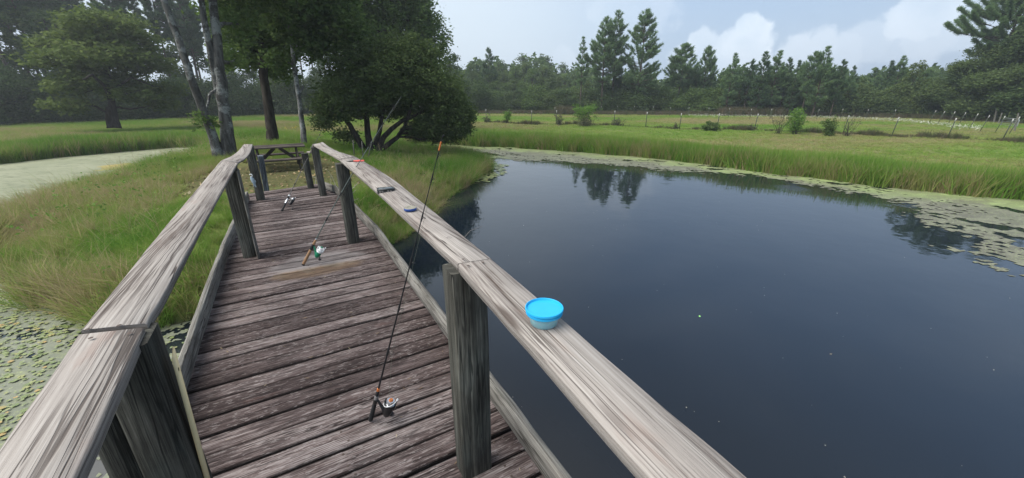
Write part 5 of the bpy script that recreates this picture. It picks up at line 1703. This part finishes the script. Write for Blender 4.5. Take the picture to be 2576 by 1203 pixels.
def rod(label, P0, P1, tip_px, zf, mats, grips, guides, bend=0.0, rs=1.0, rad0=.0055, orange_tip=False):
    d_ = (P1 - P0).normalized()
    L_ = line_t(P0, d_, *tip_px)
    xl = Vector((1, -.12, 0)); xl = (xl - d_ * xl.dot(d_)).normalized()
    yl = d_.cross(xl)
    e = empty('fishing_rod')
    e.matrix_world = Matrix((( xl.x, yl.x, d_.x, P0.x), (xl.y, yl.y, d_.y, P0.y), (xl.z, yl.z, d_.z, P0.z), (0, 0, 0, 1)))
    tag(e, label, 'fishing rod', 'fishing rods leaning on the right handrail')
    for (nm, a, b_, r0, r1, m_) in grips:
        cyl(e, nm, [(0, 0, a), (0, 0, a + (b_ - a) * .08), (0, 0, b_ - (b_ - a) * .08), (0, 0, b_)], [r0 * .8, r0, r1, r1 * .8], m_)
    hs = grips[-1][2]
    n_ = 10
    def bp(u): return Vector((bend * u * u, 0, hs + (L_ - hs) * u))
    cyl(e, 'blank', [bp(i / n_) for i in range(n_ + 1)], [rad0 * (1 - .72 * i / n_) for i in range(n_ + 1)], mats['blank'], 7)
    lp = [Vector((.062 * rs, 0, zf + .05 * rs))]
    for (u, gr) in guides:
        q = bp(u)
        b = MB(); c = q + Vector((gr * 1.5 + .004, 0, 0))
        b.tube([c + Vector((gr * math.cos(a), gr * math.sin(a), 0)) for a in np.linspace(0, 6.2832, 13)], .0013, 5)
        b.tube([q + Vector((0, 0, -.02)), c - Vector((gr, 0, 0)), q + Vector((0, 0, .015))], .0012, 4)
        b.build('guide', M_DKP if not orange_tip else M_DKP, e, True)
        lp.append(c)
        cyl(e, 'wrap', [q - Vector((0, 0, .022)), q + Vector((0, 0, .022))], rad0 * (1 - .7 * u) + .0012, mats.get('wrap', M_BLK), 7)
    tip_ = bp(1)
    lp.append(tip_)
    cyl(e, 'line', lp, .0006, M_LINE, 4)
    if orange_tip:
        cyl(e, 'tip_band', [bp(.955), bp(.985)], .0042, M_ORG, 7)
    cyl(e, 'tip_ring', [tip_, tip_ + Vector((.004, 0, .01))], .003, M_DKP, 6)
    # reel
    rb = mats['body']
    s = rs
    reel = cyl(e, 'reel', [(.006, 0, zf + .02 * s), (.022 * s, 0, zf + .006 * s), (.045 * s, 0, zf - .018 * s), (.066 * s, 0, zf - .042 * s), (.076 * s, 0, zf - .046 * s)],
               [.006 * s, .0065 * s, .0085 * s, .014 * s, .012 * s], rb, 10)
    cyl(e, 'reel_body', [(.070 * s, 0, zf - .058 * s), (.073 * s, 0, zf - .045 * s), (.075 * s, 0, zf - .020 * s), (.076 * s, 0, zf - .004 * s)], [.010 * s, .019 * s, .0225 * s, .020 * s], rb, 16)
    cyl(e, 'rotor', [(.076 * s, 0, zf - .004 * s), (.076 * s, 0, zf + .018 * s)], [.0235 * s, .0255 * s], mats.get('rotor', rb), 16)
    for s_ in (-1, 1):
        b = MB(); b.box((.076 * s + s_ * .027 * s, 0, zf + .020 * s), (.006 * s, .014 * s, .044 * s)); b.build('rotor_arm', mats.get('rotor', rb), e)
    sp = cyl(e, 'spool', [(.076 * s, 0, zf + .014 * s), (.076 * s, 0, zf + .019 * s), (.076 * s, 0, zf + .020 * s), (.076 * s, 0, zf + .036 * s), (.076 * s, 0, zf + .037 * s), (.076 * s, 0, zf + .043 * s)],
             [.0215 * s, .0215 * s, .0175 * s, .0175 * s, .0205 * s, .019 * s], M_SIL if 'spool' not in mats else mats['spool'], 18)
    cyl(sp, 'drag_knob', [(.076 * s, 0, zf + .042 * s), (.076 * s, 0, zf + .050 * s)], [.012 * s, .009 * s], mats['cap'], 12)
    b = MB(); b.tube([Vector((.076 * s, 0, zf + .04 * s)) + Vector((.030 * s * math.cos(a), -.034 * s * math.sin(a), .018 * s * math.cos(a) - .012 * s * math.sin(a))) for a in np.linspace(0, 3.1416, 11)], .0016 * s, 5)
    b.build('bail', M_WHT, e, True)
    cyl(e, 'line_roller', [(.106 * s, -.004, zf + .058 * s), (.106 * s, .006, zf + .058 * s)], .0045 * s, M_WHT, 8)
    hd = cyl(e, 'crank', [(.074 * s, .015 * s, zf - .03 * s), (.074 * s, .034 * s, zf - .032 * s), (.080 * s, .042 * s, zf - .060 * s), (.083 * s, .044 * s, zf - .085 * s)], .0032 * s, mats.get('crank', M_DKP), 6)
    cyl(hd, 'crank_knob', [(.083 * s, .044 * s, zf - .085 * s), (.083 * s, .066 * s, zf - .085 * s)], [.006 * s, .009 * s], M_DKP, 8)
    return e, d_, L_


P0 = at(932, 1058, .006); P1 = at(1052.5, 583, ZR1 - .015)
d_ = (P1 - P0).normalized()
T = lambda x, y: line_t(P0, d_, x, y)
zf = T(0, 1012)
rod('black rod with orange collar and silver spool, nearest and leaning at the wide plank joint', P0, P1, (1116, 345), zf,
    dict(blank=M_BLANK, body=M_DKP, cap=M_ORG), [('butt_grip', 0, T(0, 1016), .0125, .0115, M_BLK), ('reel_seat', T(0, 1016), T(0, 1004), .011, .0115, M_DKP), ('seat_ring', T(0, 1004), T(0, 996), .0115, .0105, M_GREY),
                                                ('fore_grip', T(0, 996), T(0, 984), .0095, .0085, M_BLK), ('collar', T(0, 984), T(0, 977), .0085, .0075, M_ORG)],
    [(.17, .012), (.36, .009), (.55, .007), (.72, .0055), (.86, .004), (.94, .0035)], 0.0, 1.05, .0050, True)

P0 = at(762, 667, .006); P1 = at(885, 428, ZR2 - .02)
d_ = (P1 - P0).normalized()
T = lambda x, y: line_t(P0, d_, x, y)
rod('rod with cork handle and green and white reel, middle one of the three', P0, P1, (1002, 232), T(0, 622),
    dict(blank=M_GREENB, body=M_GRNP, cap=M_GRNP, rotor=M_WHT, spool=M_WHT), [('butt_cap', 0, T(0, 664), .014, .014, M_BLK), ('cork_grip', T(0, 664), T(0, 628), .0155, .0145, M_CORK), ('reel_seat', T(0, 628), T(0, 615), .0155, .015, M_BLK),
                                                ('fore_grip', T(0, 615), T(0, 603), .015, .010, M_CORK), ('collar', T(0, 603), T(0, 600), .009, .008, M_SIL)],
    [(.14, .014), (.32, .011), (.5, .009), (.67, .007), (.82, .006), (.93, .005)], .10, 1.2, .0065)

P0 = at(709, 531, .006); P1 = at(789, 363, zR3 - .0)
d_ = (P1 - P0).normalized()
T = lambda x, y: line_t(P0, d_, x, y)
rod('dark rod with pale seat and white spool, the farthest, leaning at the rail end', P0, P1, (810, 325), T(0, 506),
    dict(blank=M_BLANK, body=M_DKP, cap=M_WHT, spool=M_SIL), [('butt_cap', 0, T(0, 526), .017, .016, M_BLK), ('butt_grip', T(0, 526), T(0, 512), .013, .013, M_BLK), ('reel_seat', T(0, 512), T(0, 500), .016, .015, M_SIL),
                                                ('fore_grip', T(0, 500), T(0, 494), .015, .013, M_BLK), ('collar', T(0, 494), T(0, 491), .016, .015, M_WHT)],
    [(.15, .014), (.35, .011), (.55, .009), (.75, .007), (.9, .006)], .03, 1.15, .0062)

# ------------------------------------------------------------------ things lying on the right handrail
M_LID = simple_mat('lid_blue', (.020, .36, .66), .35, lo=.97, hi=1.02)
M_TUB = bpy.data.materials.new('tub_plastic'); M_TUB.use_nodes = True
t = NT(M_TUB.node_tree)
bb = t.n('ShaderNodeBsdfPrincipled', {'Base Color': (.26, .50, .56, 1), 'Roughness': .3, 'Subsurface Weight': .3, 'Subsurface Scale': .01})
t.t.links.new(bb.outputs[0], t.n('ShaderNodeOutputMaterial').inputs[0])
cb = at(1368, 812, ZR1 + .0015)
dep = (cb - cam.location).dot(Vector((0, math.cos(PITCH), -math.sin(PITCH))))
lr = 50.0 / FOC * (dep - .05)
bx = tag(empty('food_tub', cb), 'round blue lidded plastic tub standing on the right handrail', 'food tub')
hh = lr * .82
b = MB(); b.lathe([(0, .0), (lr * .66, 0), (lr * .70, .002), (lr * .84, hh * .8), (lr * .86, hh), (lr * .80, hh), (0, hh)], 48); b.build('tub', M_TUB, bx, True)
b = MB(); b.lathe([(lr * .88, hh - .010), (lr * .965, hh - .009), (lr * .97, hh - .004), (lr * .94, hh - .0035), (lr * .94, hh), (lr, hh + .001), (lr, hh + .0045), (lr * .985, hh + .0065), (lr * .95, hh + .007), (lr * .925, hh + .005), (lr * .91, hh + .001), (0, hh + .0005)], 64)
b.build('lid', M_LID, bx, True)

M_BOX = simple_mat('box_black', (.018, .022, .022), .28)
M_BOXL = simple_mat('box_lid_clear', (.12, .14, .15), .12)
za = ZR2 + .030
a0, a1 = at(949.7, 488.5, za), at(993.5, 485, za)
za += .003
u_ = (a1 - a0); LB = u_.length; u_.normalize(); w_ = Vector((0, 0, 1)).cross(u_).normalized()
tb_ = empty('tackle_box', a0)
tb_.rotation_euler = (0, 0, math.atan2(u_.y, u_.x))
tag(tb_, 'flat black tackle box with clasps lying on the right handrail', 'tackle box')
DB, HB = LB * .62, LB * .27
def rbox(parent, name, c, s, mat, ch):
    b = MB(); hx, hy, hz = s[0] / 2, s[1] / 2, s[2] / 2
    rings = []
    for z, i in ((-hz, ch), (-hz + ch, 0), (hz - ch, 0), (hz, ch)):
        x_, y_ = hx - i, hy - i
        k = ch
        rings.append([(c[0] + x, c[1] + y, c[2] + z) for x, y in ((-x_ + k, -y_), (x_ - k, -y_), (x_, -y_ + k), (x_, y_ - k), (x_ - k, y_), (-x_ + k, y_), (-x_, y_ - k), (-x_, -y_ + k))])
    v = [q for r_ in rings for q in r_]
    b.add(v, [(i * 8 + k, i * 8 + (k + 1) % 8, (i + 1) * 8 + (k + 1) % 8, (i + 1) * 8 + k) for i in range(3) for k in range(8)],
          [(0, k + 1, k) for k in range(1, 7)] + [(24, 24 + k, 25 + k) for k in range(1, 7)])
    return b.build(name, mat, parent)
rbox(tb_, 'base', (LB / 2, DB / 2, HB * .24), (LB, DB, HB * .46), M_BOX, .003)
rbox(tb_, 'lid', (LB / 2, DB / 2, HB * .74), (LB, DB, HB * .50), M_BOX, .005)
rbox(tb_, 'lid_window', (LB / 2, DB / 2, HB * .995), (LB * .78, DB * .66, .004), M_BOXL, .0015)
for f in (.16, .30, .62, .78):
    rbox(tb_, 'clasp', (LB * f, -.004, HB * .40), (LB * .085, .006, HB * .42), M_GREY, .001)
b = MB(); b.tube([(LB * 1.0, DB * .3, HB * .5), (LB * 1.05, DB * .4, HB * .7), (LB * 1.05, DB * .6, HB * .7), (LB, DB * .7, HB * .5)], .002, 5); b.build('carry_loop', M_BOX, tb_)

zc_ = ZR1 - .030
sp0 = at(1032, 526.5, zc_ + .012)
dep = (sp0 - cam.location).length
rs_ = 14.8 / FOC * dep
e = tag(empty('line_spool', sp0 - Vector((0, 0, .004))), 'round spool with blue rim and cream top lying on the right handrail', 'spool')
b = MB(); b.lathe([(0, 0), (rs_, 0), (rs_ * 1.02, .003), (rs_ * 1.02, .011), (rs_ * .98, .0125)], 32); b.build('rim', simple_mat('spool_blue', (.020, .065, .26), .4), e, True)
b = MB(); b.lathe([(rs_ * .98, .0115), (rs_ * .95, .014), (rs_ * .5, .015), (rs_ * .46, .0135), (0, .0135)], 32); b.build('top', simple_mat('spool_cream', (.24, .23, .18), .5), e, True)
b = MB(); b.tube([Vector((-.012 + rs_ * .42 * math.cos(a), rs_ * .9 + rs_ * .42 * math.sin(a), .012)) for a in np.linspace(0, 6.2832, 20)], .0015, 5)
b.build('leader_coil', simple_mat('coil', (.40, .38, .30), .3), e, True)

# pliers with red handles at the rail joint
pc = at(892, 406, ZR2 + .009)
pe = tag(empty('pliers', pc, R(8)), 'red handled pliers lying where two right handrail boards meet', 'pliers')
M_RED = simple_mat('red_grip', (.50, .035, .020), .4)
cyl(pe, 'handle', [(-.01, .0, .004), (.04, .014, .004), (.10, .010, .004)], [.006, .009, .007], M_RED, 7)
cyl(pe, 'handle', [(-.01, -.004, .004), (.04, -.022, .004), (.10, -.022, .004)], [.006, .009, .007], M_RED, 7)
cyl(pe, 'jaws', [(-.01, 0, .004), (-.04, 0, .004), (-.085, .004, .003)], [.010, .009, .003], M_DKP, 7)

# wire leader with a small hook curling over the rail edge
hk = at(1163, 603, ZR1 - .012)
b = MB(); b.tube([hk + Vector((-.05, .02, -.0)), hk, hk + Vector((.035, .02, .035)), hk + Vector((.085, .05, .045))], .0009, 4)
b.tube([hk + Vector((-.06 + .012 * math.cos(a), .02 + .010 * math.sin(a), .001)) for a in np.linspace(0, 5.4, 12)], .0012, 4)
b.V = [v - np.array(hk) for v in b.V]
tag(b.build('hook_leader', simple_mat('leader', (.10, .09, .085), .4, .5), None, True, hk), 'thin dark wire leader with a hook on the right handrail above the wide post', 'hook')

gr_.scale = (.62, .62, .62)
# green float on the open water
bp_ = at(1760, 796, WATER)
b = MB(); b.lathe([(0, -.012), (.010, -.008), (.014, 0), (.010, .009), (.003, .013), (0, .0135)], 14)
tag(b.build('float', simple_mat('float_green', (.25, .62, .16), .35), None, True, bp_), 'tiny bright green float bobbing on the open dark water', 'float')
lf = at(2090, 891, WATER + .004)
b = MB(); b.add([(-.018, 0, .002), (0, -.007, .001), (.018, 0, .004), (0, .007, .002)], [(0, 1, 2, 3)])
tag(b.build('leaf', simple_mat('brown_leaf', (.30, .24, .15), .7), None, False, lf), 'single small brown leaf adrift on the dark water right of the float', 'leaf')

# ------------------------------------------------------------------ summer haze
HB_ = MB(); HB_.box((0, 14, 17), (1100, 1100, 41))
hm = bpy.data.materials.new('haze_air'); hm.use_nodes = True
t = NT(hm.node_tree)
vol = t.n('ShaderNodeVolumePrincipled', {'Color': (.86, .92, 1.0, 1), 'Density': .0011, 'Anisotropy': .35})
t.t.links.new(vol.outputs[0], t.n('ShaderNodeOutputMaterial').inputs['Volume'])
tag(HB_.build('haze', hm), kind='stuff')
